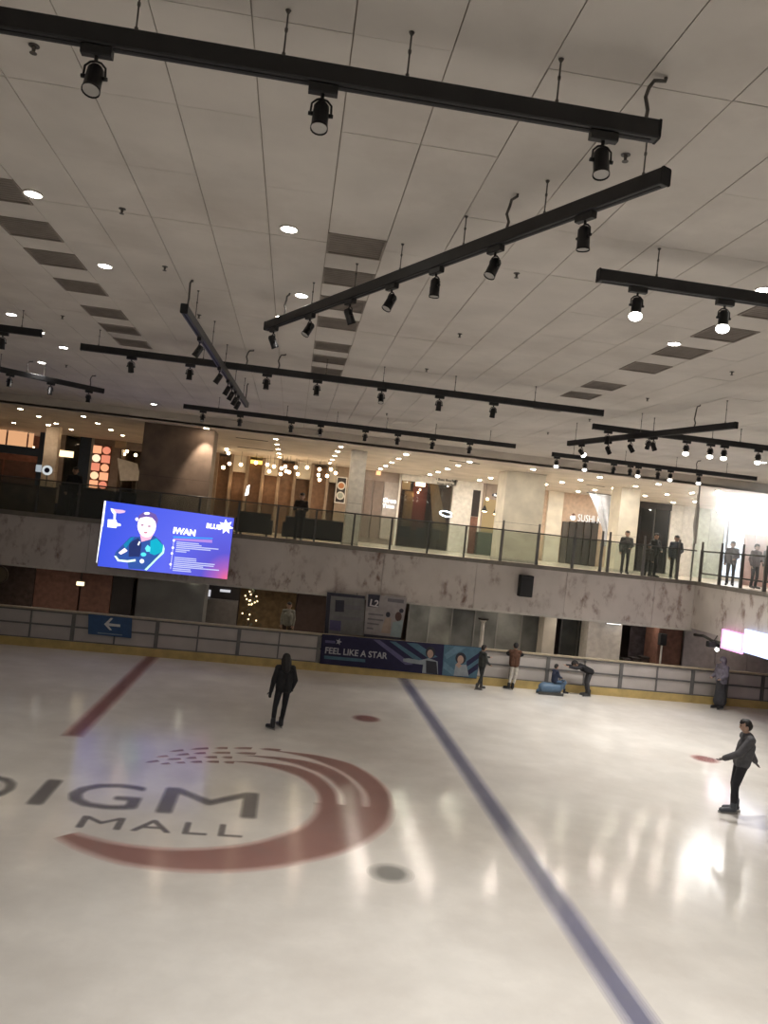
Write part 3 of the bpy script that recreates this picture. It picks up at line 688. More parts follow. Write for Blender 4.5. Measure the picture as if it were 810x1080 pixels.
for x, y in ((424.5,504.5),(433,506.5),(443,516.5),(441,519.5)): MB().ball(ony(x,y,YS+0.5), 0.05, 8, 6).build('bulb', BULB, t)
lamp(t, (X(440), YS+1.0, 6.3), 8, (1,0.6,0.35))
q = ony(470.5,542,YS-0.05); NE = emat('neon_blue_white', (0.75,0.92,1.0), 6.0)
MB().tube([(q[0]+0.30*math.cos(u), YS-0.06, q[2]+0.12*math.sin(u)-0.03*math.cos(u)) for u in [PI*0.15+k*PI*1.7/14 for k in range(15)]], 0.026, 6).build('neon_loop', NE, t)
bx('window_pane', (X(421), X(476), ZL+0.03, zt), YS+0.02, YS+0.03, SHOPGLASS, t)
for x in (427, 434, 449, 466):
    bx('chair_back', (X(x)-0.18, X(x)+0.18, ZL+0.45, ZL+0.95), YS+0.7, YS+0.75, BLACKM, t)
    bx('table_top', (X(x)-0.3, X(x)+0.3, ZL+0.72, ZL+0.76), YS+1.0, YS+1.5, DARK, t)
# G: narrow dark door
t = shop('narrow dark door with a reddish lower part in a white wall')
bx('frame', FULL(497,508), YS-0.02, YS+0.25, WHITE, t)
bx('door_leaf', F(497.8,517,505.5,545), YS-0.05, YS-0.02, DARK, t)
r = F(496,545,503.5,577); bx('lower_leaf', (X(497.8), X(505.5), ZL, r[3]), YS-0.05, YS-0.02, REDB, t)
# H: small cafe with yellow interior
t = shop('small cafe with yellow lit opening, pendant lamps and an oval sign')
bx('wall', FULL(508,540), YS, YS+0.2, TAUPE, t)
r = F(508.5,527,529,562); bx('lit_opening', r, YS-0.04, YS, emat('yellow_opening', (1,0.66,0.26), 0.38), t)
r = F(502,562,523,586); bx('counter', (X(505), X(526), ZL, r[3]), YS-0.5, YS-0.05, mat('counter_green', (0.10,0.12,0.10), 0.3), t)
for x, y in ((511,537),(523,540)):
    p = ony(x, y, YS-0.4); MB().tube([(p[0],p[1],p[2]+0.18),(p[0],p[1],p[2]+0.1),(p[0],p[1],p[2]-0.1)],[0.02,0.06,0.15],12).tube([(p[0],p[1],p[2]+0.18),(p[0],p[1],ZS)],0.008,5).build('pendant_shade', BLACK, t)
    MB().ball((p[0],p[1],p[2]-0.1), (0.12,0.12,0.035), 10, 6).build('pendant_lamp', BULB, t)
for x, y in ((514,526.5),(525.5,528.5)): MB().ball(ony(x,y,YS-0.1), 0.06, 8, 6).build('bulb', BULB, t)
p = ony(525,522.5,YS-0.06); MB().poly([(p[0]+0.26*math.cos(u*PI/8), p[2]+0.11*math.sin(u*PI/8)) for u in range(16)], 0.04, 'xz', YS-0.02).build('oval_sign', NAVYB, t)
text('sign_lettering', 'Kopitu', 0.15, WHITE_E, t, (p[0]-0.19,YS-0.065,p[2]-0.05), ext=0.004, bold=0.004)
# I/J: sushi shop
t = shop('cream sushi shopfront with white glowing lettering over a dark entrance')
bx('wall', FULL(540,655), YS+0.1, YS+0.3, mat('sushi_wall', (0.62,0.47,0.36), 0.6), t)
bx('grey_pier', FULL(578,594), YS-0.05, YS+0.1, CREAM, t)
for a, b in ((592,598),(599,606),(607,614),(615,622),(623,630)):
    bx('entrance_panel', (X(a,570), X(b,570), ZL, ony((a+b)/2,550,YS)[2]), YS+0.0, YS+0.1, mat('sushi_dark%d' % (a % 2), (0.06,0.055,0.05) if a % 2 else (0.11,0.10,0.09), 0.4), t)
a = ony(608.5,548.5,YS); text('glow_lettering', 'SUSHI KING', 0.50, emat('sushi_glow', (1,0.98,0.95), 1.15), t, (a[0],YS-0.06,a[2]-0.05), bold=-0.004, sx=0.66)
a = ony(604,546,YS); MB().ball((a[0],YS-0.03,a[2]), (0.13,0.03,0.12), 12, 8).build('round_emblem', WHITE_E, t)
MB().poly([(a[0]-0.12,a[2]+0.10),(a[0]+0.02,a[2]+0.08),(a[0]+0.10,a[2]+0.16),(a[0]+0.0,a[2]+0.22)],0.03,'xz',YS-0.03).build('emblem_leaf', REDB, t)
# white drape hanging in the corridor
t = thing('hanging_drape', 'white cloth drape gathered to a point before the sushi shop', 'drape', (0,0,0))
pl = [(621,522),(653,525)]; mbv = MB(); nx, nz = 26, 18; YD = 33.5
tl, tr, bt = ony(621,520,YD), ony(652.5,523,YD), ony(646,577,YD)
vs = []
for j in range(nz+1):
    v = j/nz
    for i in range(nx+1):
        u = i/nx; wd = (1-v)**1.3*0.82+0.18 if v < 0.85 else 0.25+(v-0.85)*0.9
        xc = tl[0]+(tr[0]-tl[0])*(0.5+0.0*v); xr = tr[0]-0.12*v
        x = xr-(xr-(tl[0]))*wd*(1-u)
        vs.append((x, YD+0.07*math.sin(u*20+v*2)*(0.6+0.6*v), tl[2]+(bt[2]-tl[2])*v))
fs = [(j*(nx+1)+i, j*(nx+1)+i+1, (j+1)*(nx+1)+i+1, (j+1)*(nx+1)+i) for j in range(nz) for i in range(nx)]
cl = mbv.add(vs, fs).build('cloth', mat('drape_white', (0.62,0.65,0.72), 0.8), t, True); sm = cl.modifiers.new('thick', 'SOLIDIFY'); sm.thickness = 0.02
MB().tube([(tl[0]-0.1,YD,tl[2]+0.02),(tr[0]+0.1,YD,tl[2]+0.02)],0.02,8).tube([(tl[0],YD,tl[2]),(tl[0],YD,ZS)],0.008,5).tube([(tr[0],YD,tl[2]),(tr[0],YD,ZS)],0.008,5).build('hanging_rod', STEEL, t)
# K: dark shopfront
t = shop('tall dark shopfront between the cream pillar and pale panels')
bx('wall', FULL(655,676), YS+0.1, YS+0.3, CREAM, t)
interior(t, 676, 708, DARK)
bx('header', (X(676), X(709), ZS-0.3, ZS), YS-0.05, YS+0.1, DARK, t)
for a, b in ((676,691.5),(692.5,708)): bx('window_pane', (X(a), X(b), ZL+0.05, ZS-0.3), YS+0.0, YS+0.02, SHOPGLASS, t)
bx('mullion', (X(691.5), X(692.5), ZL, ZS-0.3), YS-0.03, YS+0.05, STEEL, t)
bx('ceiling_lamp', F(684,516,697,522), YS-0.7, YS-0.5, emat('lamp_bar', (1,0.97,0.9), 9.0), t)
# L: pale panels and bright wall
t = shop('pale panelled shopfront beside the glaring white light')
for i, (a, b) in enumerate(((709,722),(722,735),(735,751),(751,767))):
    bx('wall_panel', (X(a)+0.01, X(b)-0.01, ZL, ZS), YS, YS+0.2, WHITE if i < 2 else mat('pale_green_panel', (0.66,0.74,0.66), 0.4), t)
bx('dark_strip', F(766,548,768,580), YS-0.05, YS, STEEL, t)
t = shop('brightly backlit blue white shop wall behind the people at the corner')
BW = emat('backlit_blue_white', (0.80,0.90,1.0), 1.5)
for a, b in ((768,784),(784,800),(800,830)): bx('backlit_panel', (X(a)+0.02, X(b)-0.02, ZL+0.15, ZS-0.1), YS, YS+0.1, BW, t)
bx('base', (X(768), X(830), ZL, ZL+0.15), YS, YS+0.15, WHITE, t)
t = shop('reddish brown panelled wall at the balcony corner')
for a, b in ((788,798),(799,812),(813,840)):
    q0, q1 = ony(a,560,30.6)[0], ony(b,560,30.6)[0]; MB().box(q0, q1-0.02, 30.6, 30.75, ZL, 5.95).build('wall_panel', mat('rosy_wall', (0.42,0.24,0.20), 0.6), t)
t = thing('floodlight', 'added bank of white round floodlights standing in for glare above the balcony corner', 'floodlight', (0,0,0))
FL = emat('glare_white', (1.0,0.98,0.95), 42.0)  # added floodlight bank: its blown-out glow stands in for lens glare
gp = [ony(a, b, 29.0) for a, b in ((768,519),(788,512),(808,516),(828,520),(776,540),(797,537),(818,540))]
for g in gp:
    z = min(g[2], ZS-0.42)
    MB().tube([(g[0],29.02,z),(g[0],29.12,z),(g[0],29.2,z)],[0.40,0.38,0.2],20).build('housing', GREYST, t)
    MB().ball((g[0],29.02,z), (0.39,0.05,0.39), 20, 10).build('glare_face', FL, t)
MB().tube([(gp[0][0]-0.3,29.25,ZS-0.35),(gp[3][0]+0.3,29.25,ZS-0.35)],0.03).tube([(gp[4][0]-0.3,29.25,gp[4][2]),(gp[6][0]+0.3,29.25,gp[4][2])],0.03).build('crossbar', STEEL, t)
for g in (gp[0], gp[2], gp[3]): MB().tube([(g[0]+0.05,29.25,gp[4][2]),(g[0]+0.05,29.25,ZS)],0.025).build('hanger', STEEL, t)

# furniture of the upper walkway, dark side
cnt = 0
for a, b, y0, h_, lb in ((-60,-2,27.2,0.95,'long dark brown upholstered bench back along the balcony before the cafe'),(0,58,27.2,0.9,'dark upholstered bench with a worn brown back before the orange lit cafe'),(62,118,27.6,1.0,'black counter before the food menu kiosk'),(122,150,28.0,1.0,'black counter beside the brown column before the doorway')):
    x0, x1 = ony(a,520,y0)[0], ony(b,520,y0)[0]
    t = thing('bench' if cnt < 2 else 'counter', lb, 'bench' if cnt < 2 else 'counter', ((x0+x1)/2,y0,ZL)); hw = (x1-x0)/2
    MB().cbox(-hw, hw, 0, 0.14, 0.0, h_, 0.02).build('back_panel', mat('worn_brown', (0.10,0.075,0.05), 0.6, var=0.5, scale=3) if cnt < 2 else BLACKM, t)
    MB().cbox(-hw, hw, 0.14, 0.7, 0.0, 0.42 if cnt < 2 else h_, 0.02).build('seat' if cnt < 2 else 'body', BLACKM, t)
    MB().cbox(-hw-0.02, hw+0.02, -0.02, 0.2, h_, h_+0.03, 0.008).build('cap_rail', DARK, t); cnt += 1
t = thing('shop_sign', 'small round white sign with a dark centre on a stand before the pale column', 'sign', (0,0,0))
p = ony(50,496,28.5); disc_mb(MB(), (p[0],p[2]), 0.17, 18, 28.5, 0.04).build('sign_face', emat('ring_sign', (0.85,0.9,0.92), 0.7), t)
disc_mb(MB(), (p[0],p[2]), 0.09, 14, 28.455, 0.004).build('sign_centre', NAVYB, t)
MB().tube([(p[0],28.53,ZL),(p[0],28.53,p[2]-0.1)],0.02).build('stand', STEEL, t)
p2 = ony(41,494,28.5); bx('side_plate', (p2[0]-0.09,p2[0]+0.09,p2[2]-0.12,p2[2]+0.12), 28.46, 28.5, emat('ring_sign2', (0.7,0.78,0.85), 0.5), t)
MB().box(p2[0], p[0], 28.49, 28.52, p[2]-0.02, p[2]+0.02).build('bracket', STEEL, t)
for a, b, lb in ((300,372,'black sofa with its back to the balcony before the restaurant'),(250,284,'dark wooden table and bench block before the restaurant')):
    x0, x1 = ony(a,560,28.4)[0], ony(b,560,28.4)[0]; t = thing('sofa' if a > 300 else 'bench', lb, 'sofa' if a > 300 else 'bench', ((x0+x1)/2,28.4,ZL)); hw = (x1-x0)/2
    MB().cbox(-hw,hw,0,0.2,0.08,0.82,0.04).build('backrest', BLACKM, t); MB().cbox(-hw,hw,0.2,0.85,0.08,0.42,0.04).build('seat', BLACKM, t)
    for s in (-1,1): MB().cbox(s*hw-0.09,s*hw+0.09,0.02,0.85,0.08,0.6,0.03).build('armrest', BLACKM, t)
    for s in (-1,1):
        for yy in (0.08,0.77): MB().tube([(s*(hw-0.1),yy,0),(s*(hw-0.1),yy,0.08)],0.025).build('leg', STEEL, t)
# tall cloth strip on a post at the corner
t = thing('furled_banner', 'thin furled grey banner on a tall pole at the balcony corner post', 'banner', (0,0,0))
p = ony(733.5,560,26.0); MB().tube([(p[0],26,ZL),(p[0],26,ZS)],0.03,8).build('pole', GREYST, t)
MB().tube([(p[0]+0.02,25.97,5.2),(p[0]-0.03,25.97,5.8),(p[0]-0.02,25.97,6.4),(p[0]-0.05,25.97,6.9)],[0.04,0.09,0.07,0.03],8).build('cloth', mat('grey_cloth', (0.4,0.38,0.36), 0.9), t)

# ================================================================== THINGS ON THE FASCIA AND BARRIER
t = thing('loudspeaker', 'black box loudspeaker mounted on the stained balcony fascia', 'loudspeaker', (7.78, YF-0.05, 3.2))
MB().cbox(-0.21,0.21,-0.32,0.0,-0.34,0.36,0.03).build('cabinet', BLACKM, t); MB().box(-0.19,0.19,-0.335,-0.32,-0.31,0.33).build('grille', BLACK, t)
MB().box(-0.08,0.08,0.0,0.05,-0.1,0.1).build('bracket', STEEL, t)
t = thing('loudspeaker', 'small black speaker on a white pole behind the barrier', 'loudspeaker', (ony(697,690,26.1)[0],26.1,0.12))
zt3 = ony(697,668,26.1)[2]
MB().tube([(0,0,0),(0,0,zt3-0.35)],0.035,8).build('pole', WHITE, t); MB().cbox(-0.11,0.11,-0.1,0.1,zt3-0.4-0.12,zt3-0.12,0.02).build('cabinet', BLACKM, t)

# --- LED screen
YW = 25.1
scr = thing('led_screen', 'large blue LED screen showing a person in a teal jacket and lines of text', 'screen', (0,0,0))
SC4 = [(110.2,528),(247,546.5),(239.5,611),(103,597)]
def S(x, y): p = ony(x, y, YW); return (p[0], p[2])
cor = [S(*q) for q in SC4]
MB().poly(cor, 0.02, 'xz', YW+0.02).build('display', None or mat('screen_base', (0.02,0.02,0.03), 0.4), scr)
M = bpy.data.materials.new('screen_image'); M.use_nodes = True; nt = M.node_tree; N = nt.nodes; L = nt.links
b = N['Principled BSDF']; b.inputs['Base Color'].default_value = (0.01,0.01,0.02,1); b.inputs['Roughness'].default_value = 0.4
geo = N.new('ShaderNodeNewGeometry'); ds = N.new('ShaderNodeVectorMath'); ds.operation = 'DISTANCE'; cb = S(240,612); ds.inputs[1].default_value = (cb[0], YW, cb[1])
L.new(geo.outputs['Position'], ds.inputs[0])
ra = N.new('ShaderNodeValToRGB'); mr = N.new('ShaderNodeMapRange'); mr.inputs['From Max'].default_value = 4.4
L.new(ds.outputs['Value'], mr.inputs['Value']); L.new(mr.outputs['Result'], ra.inputs['Fac'])
el = ra.color_ramp.elements; el[0].position = 0.0; el[0].color = (0.95,0.16,0.25,1); el[1].position = 1.0; el[1].color = (0.04,0.09,0.78,1)
for ps, cc in ((0.09,(0.40,0.12,0.52,1)),(0.19,(0.11,0.10,0.66,1)),(0.45,(0.12,0.15,0.88,1))):
    e = el.new(ps); e.color = cc
L.new(ra.outputs['Color'], b.inputs['Emission Color']); b.inputs['Emission Strength'].default_value = 1.05
MB().poly(cor, 0.004, 'xz', YW).build('picture', M, scr)
def tri_mix(q, n=1): return q
SE = {}
def se(col, s=1.3):
    k_ = 'screen_%02d_%02d_%02d_%d' % (int(col[0]*99), int(col[1]*99), int(col[2]*99), int(s*10)); return emat(k_, col, s)
lay = [0]
def spoly(name, pts, col, s=1.3, conv=None):
    lay[0] += 1; f_ = conv or (lambda x, y: S(100+x/9.53, 520+y/9.53))
    return MB().poly([f_(*q) for q in pts], 0.001, 'xz', YW-0.0045-0.0006*lay[0]).build(name, se(col, s), scr)
def ell(cx, cy, rx, ry, n=18): return [(cx+rx*math.cos(2*PI*k/n), cy+ry*math.sin(2*PI*k/n)) for k in range(n)]
spoly('jacket', [(430,440),(600,430),(660,480),(700,550),(690,600),(600,690),(515,772),(340,758),(330,700),(200,665),(205,600),(290,510),(360,440)], (0.03,0.10,0.42), 1.0)
spoly('jacket_front', [(345,500),(440,450),(470,520),(450,640),(340,640)], (0.02,0.04,0.20), 0.8)
spoly('sleeve', [(560,480),(620,455),(690,530),(688,590),(600,625),(550,605)], (0.0,0.45,0.62), 1.1)
spoly('sleeve', [(290,520),(360,450),(400,440),(340,520),(310,560)], (0.0,0.30,0.60), 0.9)
spoly('star_print', [(505,555),(530,520),(560,545),(555,590),(520,590)], (0.15,0.85,0.95), 1.2)
spoly('star_print', ell(490,617,28,20), (0.1,0.8,0.9), 1.2)
spoly('sleeve_stripe', [(690,515),(702,560),(695,605),(640,655),(520,778),(500,770),(620,650),(678,590),(684,555)], (0.55,1.0,0.75), 1.3)
spoly('sleeve_stripe', [(195,632),(215,632),(245,668),(330,676),(410,664),(410,686),(330,697),(230,685)], (0.75,1.0,0.75), 1.4)
spoly('hand', [(238,600),(300,552),(330,580),(300,600),(262,618)], (1.0,0.80,0.85), 1.6)
spoly('hand', ell(474,685,22,22), (0.9,0.95,1.0), 1.5)
spoly('neck', [(455,410),(595,405),(560,465),(470,490)], (1.0,0.45,0.62), 1.3)
spoly('face', ell(523,330,94,115), (1.0,0.80,0.90), 1.6)
spoly('cap', [(435,275),(445,225),(490,192),(560,190),(615,215),(638,270),(625,320),(605,280),(575,248),(520,238),(460,250)], (0.20,0.12,0.50), 0.9)
spoly('cap_badge', ell(525,205,30,13), (1,0.95,1), 1.5)
spoly('ear', ell(424,263,16,17), (1,0.92,0.9), 1.6)
spoly('eye', ell(478,322,16,9), (0.55,0.30,0.45), 0.9); spoly('eye', ell(548,334,16,9), (0.55,0.30,0.45), 0.9)
spoly('mouth', ell(512,398,20,8), (0.75,0.25,0.35), 0.9)
spoly('collar_badge', [(430,520),(445,485),(460,490),(442,528)], (1,1,1), 1.3)
spoly('trophy_base', [(132,265),(215,268),(225,300),(262,312),(262,330),(222,335),(215,352),(128,343)], (0.95,0.97,1.0), 1.6)
spoly('trophy_stem', [(188,265),(190,215),(165,180),(160,152),(185,158),(215,200),(210,265)], (0.95,0.97,1.0), 1.4)
spoly('trophy_figure', [(185,158),(230,165),(280,170),(312,180),(300,198),(250,205),(215,200)], (0.85,0.55,0.80), 1.1)
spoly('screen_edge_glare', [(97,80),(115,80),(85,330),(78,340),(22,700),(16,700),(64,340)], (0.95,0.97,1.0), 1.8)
sc2 = lambda x, y: S(170+x/9.0, 535+y/9.0)
spoly('text_bar', [(115,275),(490,290),(490,302),(115,290)], (0.05,0.35,0.95), 1.1, sc2)
spoly('text_bar', [(125,295),(485,310),(485,338),(125,312)], (0.50,0.28,0.85), 1.0, sc2)
spoly('timeline', [(118,315),(124,315),(92,585),(86,585)], (0.75,0.75,1.0), 1.0, sc2)
for x, y in ((121,315),(112,384),(103,438),(90,541)): spoly('timeline_dot', ell(x, y, 11, 12, 10), (1,1,1), 1.5, sc2)
for x0, y0, x1 in ((148,325,360),(146,342,385),(145,359,545),(143,376,470),(140,395,272),(138,412,240),(128,470,335),(126,488,335),(124,506,510),(122,524,500),(120,540,400),(118,556,550),(112,575,280),(110,592,285)):
    dy = (x1-x0)*0.085; spoly('text_line', [(x0,y0),(x1,y0+dy),(x1-1,y0+dy+10),(x0-1,y0+10)], (0.62,0.66,1.0), 1.0, sc2)
sa = math.atan2(cor[1][1]-cor[0][1], cor[1][0]-cor[0][0])
p = S(182.5,562); text('name_lettering', 'IWAN', 0.25, se((1,1,1),2.0), scr, (p[0],YW-0.06,p[1]), (PI/2,-sa,0), ext=0.001, bold=0.012)
p = S(217.5,556.5); text('logo_lettering', 'BLUE', 0.20, se((1,1,1),2.0), scr, (p[0],YW-0.06,p[1]), (PI/2,-sa,0), ext=0.001, bold=0.008)
st = []
for k in range(14):
    a = PI*k/7+0.2; r_ = 72 if k % 2 == 0 else 36; st.append((615+r_*math.cos(a), 185+r_*math.sin(a)))
spoly('star_logo', st, (1,1,1), 2.0, sc2)
MB().poly([(c_[0], c_[1]) for c_ in cor], 0.10, 'xz', YW+0.14).build('cabinet', BLACKM, scr)
for u in (0.2, 0.8):
    xx = cor[0][0]+(cor[1][0]-cor[0][0])*u; MB().box(xx-0.05, xx+0.05, YW+0.14, YF, 3.2, 3.3).build('wall_bracket', STEEL, scr)

# --- arrow sign
t = thing('arrow_sign', 'blue sign with a white arrow hung on the rink barrier', 'sign', (0,0,0)); YB = D-0.075
B = lambda x, y: (ony(x,y,YB)[0], ony(x,y,YB)[2])
c4 = [B(93.5,647.5), B(139.5,652), B(138.5,673), B(93,668.5)]
MB().poly(c4, 0.02, 'xz', YB).build('board', mat('sign_blue', (0.035,0.09,0.20), 0.5), t)
MB().poly([B(*q) for q in ((110,658.2),(117,651.5),(119.5,652),(114.8,657.2),(127,658.6),(127,661.2),(114.6,660),(118.3,664.6),(115.8,664.4))], 0.004, 'xz', YB-0.021).build('arrow', mat('sign_white', (0.7,0.7,0.68), 0.5), t)
MB().poly([B(*q) for q in ((103,666.8),(129,669.2),(129,670.2),(103,667.8))], 0.003, 'xz', YB-0.021).build('small_lettering', mat('sign_small', (0.25,0.33,0.42), 0.5), t)

# --- FEEL LIKE A STAR banner
t = thing('banner', 'navy banner reading FEEL LIKE A STAR with two pictured skaters on the barrier', 'banner', (0,0,0))
G = lambda x, y: B(330+x/4.263, 620+y/4.263)
MB().poly([G(42,208),G(760,268),G(735,408),G(30,340)], 0.02, 'xz', YB).build('sheet', NAVYB, t)
SILV = mat('banner_silver', (0.42,0.42,0.46), 0.5); TEAL = mat('banner_teal', (0.075,0.15,0.21), 0.8); SKY = mat('banner_sky', (0.12,0.21,0.28), 0.8); PUR = mat('banner_purple', (0.10,0.09,0.20), 0.5)
ln = [0]
def bp(name, pts, m_):
    ln[0] += 1; return MB().poly([G(*q) for q in pts], 0.001, 'xz', YB-0.0205-0.0006*ln[0]).build(name, m_, t)
bp('colour_field', [(590,255),(758,269),(735,406),(580,392)], TEAL)
for q in ([(270,232),(300,234),(450,345),(415,345)],[(345,240),(372,242),(510,335),(480,340)],[(420,246),(470,250),(560,310),(520,318)]): bp('diagonal_stripe', q, PUR if q[0][0] < 300 else TEAL)
for q in ([(640,262),(590,300),(600,320),(690,268)],[(755,285),(690,330),(690,355),(750,312)],[(745,335),(690,375),(695,395),(740,365)],[(590,330),(650,380),(630,394),(585,360)]): bp('diagonal_stripe', q, SKY if q[0][0] < 700 else NAVYB)
DK = mat('print_dark', (0.02,0.02,0.03), 0.6); SKN = mat('print_skin', (0.42,0.28,0.22), 0.6); GRY = mat('print_grey', (0.27,0.30,0.33), 0.6)
bp('pictured_jacket', [(405,318),(430,316),(480,325),(520,315),(560,330),(562,388),(490,382),(495,345),(440,338),(405,330)], GRY); bp('pictured_vest', [(508,325),(555,332),(560,388),(508,382)], DK)
bp('pictured_hair', ell(528,290,22,26), DK); bp('pictured_face', ell(527,296,14,19), SKN)
bp('pictured_jacket', [(640,345),(690,345),(700,398),(632,394)], GRY); bp('pictured_hair', ell(664,316,24,26), DK); bp('pictured_face', ell(663,322,14,19), SKN); bp('pictured_arm', [(640,345),(655,330),(668,350),(655,362)], SKN)
g = G(52,292); sa2 = math.atan2(G(330,318)[1]-G(52,292)[1], G(330,318)[0]-G(52,292)[0])
o = text('slogan_lettering', 'FEEL LIKE A STAR', 0.27, SILV, t, (g[0],YB-0.045,g[1]), (PI/2,-sa2,0), ext=0.002, bold=0.006)
o.scale = ((G(333,318)[0]-g[0])/max(v.co.x for v in o.data.vertices), 1, 1)
bp('colour_bar', [(50,303),(235,320),(235,334),(50,318)], TEAL)
bp('logo_lettering', [(55,234),(100,238),(100,250),(55,246)], PUR)
st = [(116+(14 if k % 2 == 0 else 6)*math.cos(PI*k/5), 242+(16 if k % 2 == 0 else 7)*math.sin(PI*k/5)) for k in range(10)]; bp('logo_star', st, SILV)

# --- posters above the banner
YP = 25.45
Q = lambda x, y: (ony(335+x/8.526, 615+y/8.526, YP)[0], ony(335+x/8.526, 615+y/8.526, YP)[2])
def poster(label, quad, parts, base):
    t_ = thing('poster', label, 'poster', (0,0,0)); MB().poly([Q(*q) for q in quad], 0.03, 'xz', YP).build('sheet', base, t_)
    for i, (nm, pts, m_) in enumerate(parts): MB().poly([Q(*q) for q in pts], 0.001, 'xz', YP-0.0305-0.0006*i).build(nm, m_, t_)
    return t_
P1 = mat('poster_grey', (0.20,0.20,0.20), 0.85); P2 = mat('poster_dark', (0.05,0.05,0.07), 0.85); P3 = mat('poster_pale', (0.36,0.33,0.33), 0.5); P4 = mat('poster_line', (0.17,0.16,0.18), 0.5)
tp = poster('dim grey glass noticeboard with dark top edge left of the poster marked L2', [(85,80),(425,115),(410,470),(60,450)],
    [('dark_edge',[(85,80),(425,115),(422,140),(84,110)],P2),('dark_edge',[(85,100),(120,105),(95,450),(60,450)],P2),('picture',[(160,150),(240,155),(235,260),(155,255)],P2),('text_block',[(240,190),(385,205),(383,245),(238,230)],P4),('text_block',[(140,290),(390,310),(388,340),(138,320)],P4),('picture',[(110,330),(210,340),(205,430),(105,420)],PUR)], P1)
for s_ in (0.2, 0.8): MB().tube([(Q(85+340*s_,100)[0],YP-0.01,Q(85+340*s_,100)[1]-0.05),(Q(85+340*s_,100)[0],YP-0.01,2.42),(Q(85+340*s_,100)[0],YF+0.01,2.42)],0.012).build('hanger', STEEL, tp)
tp = poster('pale poster marked L2 with grey text lines and pictured people', [(440,95),(805,132),(745,505),(412,480)],
    [('number_box',[(455,98),(562,108),(545,220),(448,210)],P2),('heading',[(630,135),(775,150),(772,182),(628,165)],P4),('text_line',[(455,268),(590,282),(589,296),(454,282)],P4),('text_line',[(450,312),(588,328),(587,342),(449,326)],P4),('text_line',[(445,352),(550,365),(549,378),(444,366)],P4),('text_line',[(440,394),(500,402),(498,416),(438,408)],P4),
     ('pictured_hair',ell(632,282,20,24),P2),('pictured_body',[(610,310),(660,310),(650,455),(570,445),(590,360)],mat('poster_beige',(0.40,0.31,0.25),0.5)),('pictured_hair',ell(725,300,30,42),mat('poster_brown',(0.10,0.05,0.045),0.5)),('pictured_body',[(675,350),(770,330),(745,490),(650,475)],mat('poster_sky',(0.30,0.38,0.40),0.5)),('pictured_hair',ell(752,248,20,20),P2),('bottom_edge',[(416,455),(750,490),(748,505),(412,480)],P2)], P3)
qd = Q(462,200); text('number_lettering', 'L2', 0.30, mat('poster_white', (0.6,0.58,0.6), 0.5), tp, (qd[0],YP-0.045,qd[1]), (PI/2,0.09,0), ext=0.002, bold=0.008)
for s_ in (0.2, 0.8): MB().tube([(Q(440+360*s_,110)[0],YP-0.01,Q(440+360*s_,115)[1]-0.05),(Q(440+360*s_,110)[0],YP-0.01,2.42),(Q(440+360*s_,110)[0],YF+0.01,2.42)],0.012).build('hanger', STEEL, tp)

# --- glowing sign on the side gallery face
def onx(x, y, Xp):
    d = ray(x, y); t_ = Xp/d[0]; return (Xp, d[1]*t_, H+d[2]*t_)
t = thing('glowing_sign', 'pink and white glowing sign on the side gallery face under the balustrade', 'sign', (0,0,0)); XG = XS-0.12
def gl(name, x0, y0, x1, y1, m_, dx=0.0, dep=0.05):
    a = onx(x0, (y0+y1)/2, XG); b_ = onx(x1, (y0+y1)/2, XG); c_ = onx((x0+x1)/2, y0, XG); d_ = onx((x0+x1)/2, y1, XG)
    return MB().box(XG-dx-dep, XG-dx, min(a[1],b_[1]), max(a[1],b_[1]), d_[2], c_[2]).build(name, m_, t)
gl('pink_box', 762, 666, 785, 687, emat('pink_neon', (1.0,0.35,0.8), 2.2)); gl('white_letter_block', 766, 668, 782, 684, emat('sign_white_hot', (1,0.96,1.0), 5.0), 0.05)
gl('blue_box', 785.5, 668, 826, 694, emat('blue_neon', (0.5,0.6,1.0), 2.4)); gl('white_letter_block', 788, 671, 799, 687, MATS['sign_white_hot'], 0.05); gl('white_letter_block', 800, 673, 822, 691, MATS['sign_white_hot'], 0.05)
pp = [(XS-0.12, YF-0.4-k*0.55, 2.17+0.05*math.sin(k*1.9)) for k in range(12)]
t = tag(MB().tube(pp, 0.05, 8).build('cable_duct', STEEL, None, True), 'dark wavy cable duct along the lower edge of the side gallery', 'duct')
p = onx(752, 680, XS-0.2); t = thing('floodlight', 'small black floodlight with a lit lens at the gallery lower edge', 'floodlight', p)
MB().cbox(-0.18,0.18,-0.1,0.1,-0.08,0.1,0.03).build('housing', BLACKM, t); MB().ball((0.1,-0.08,-0.13), 0.06).build('lens', LENS_ON, t); MB().tube([(0,0,0.08),(0.12,0,0.3)],0.02).build('bracket', STEEL, t)

# ================================================================== LOWER LEVEL BEHIND THE BARRIER
def lw(x0, y0, x1, y1, Y): return rect(x0, y0, x1, y1, Y)
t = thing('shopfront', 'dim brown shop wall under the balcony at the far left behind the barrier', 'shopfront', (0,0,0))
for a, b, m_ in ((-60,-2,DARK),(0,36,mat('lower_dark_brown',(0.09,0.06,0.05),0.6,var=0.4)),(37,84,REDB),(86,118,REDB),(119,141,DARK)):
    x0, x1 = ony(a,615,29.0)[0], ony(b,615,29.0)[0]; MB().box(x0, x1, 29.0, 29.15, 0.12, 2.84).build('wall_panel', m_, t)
t = thing('round_sign', 'round brown hanging sign under the balcony at the far left', 'sign', (0,0,0)); p = ony(-1,606,27.0)
disc_mb(MB(), (p[0],p[2]), 0.30, 20, 27.0, 0.05).build('sign_face', mat('round_brown',(0.13,0.10,0.07),0.6), t); disc_mb(MB(), (p[0],p[2]), 0.25, 20, 26.945, 0.004).build('sign_print', mat('round_tan',(0.2,0.16,0.11),0.6), t)
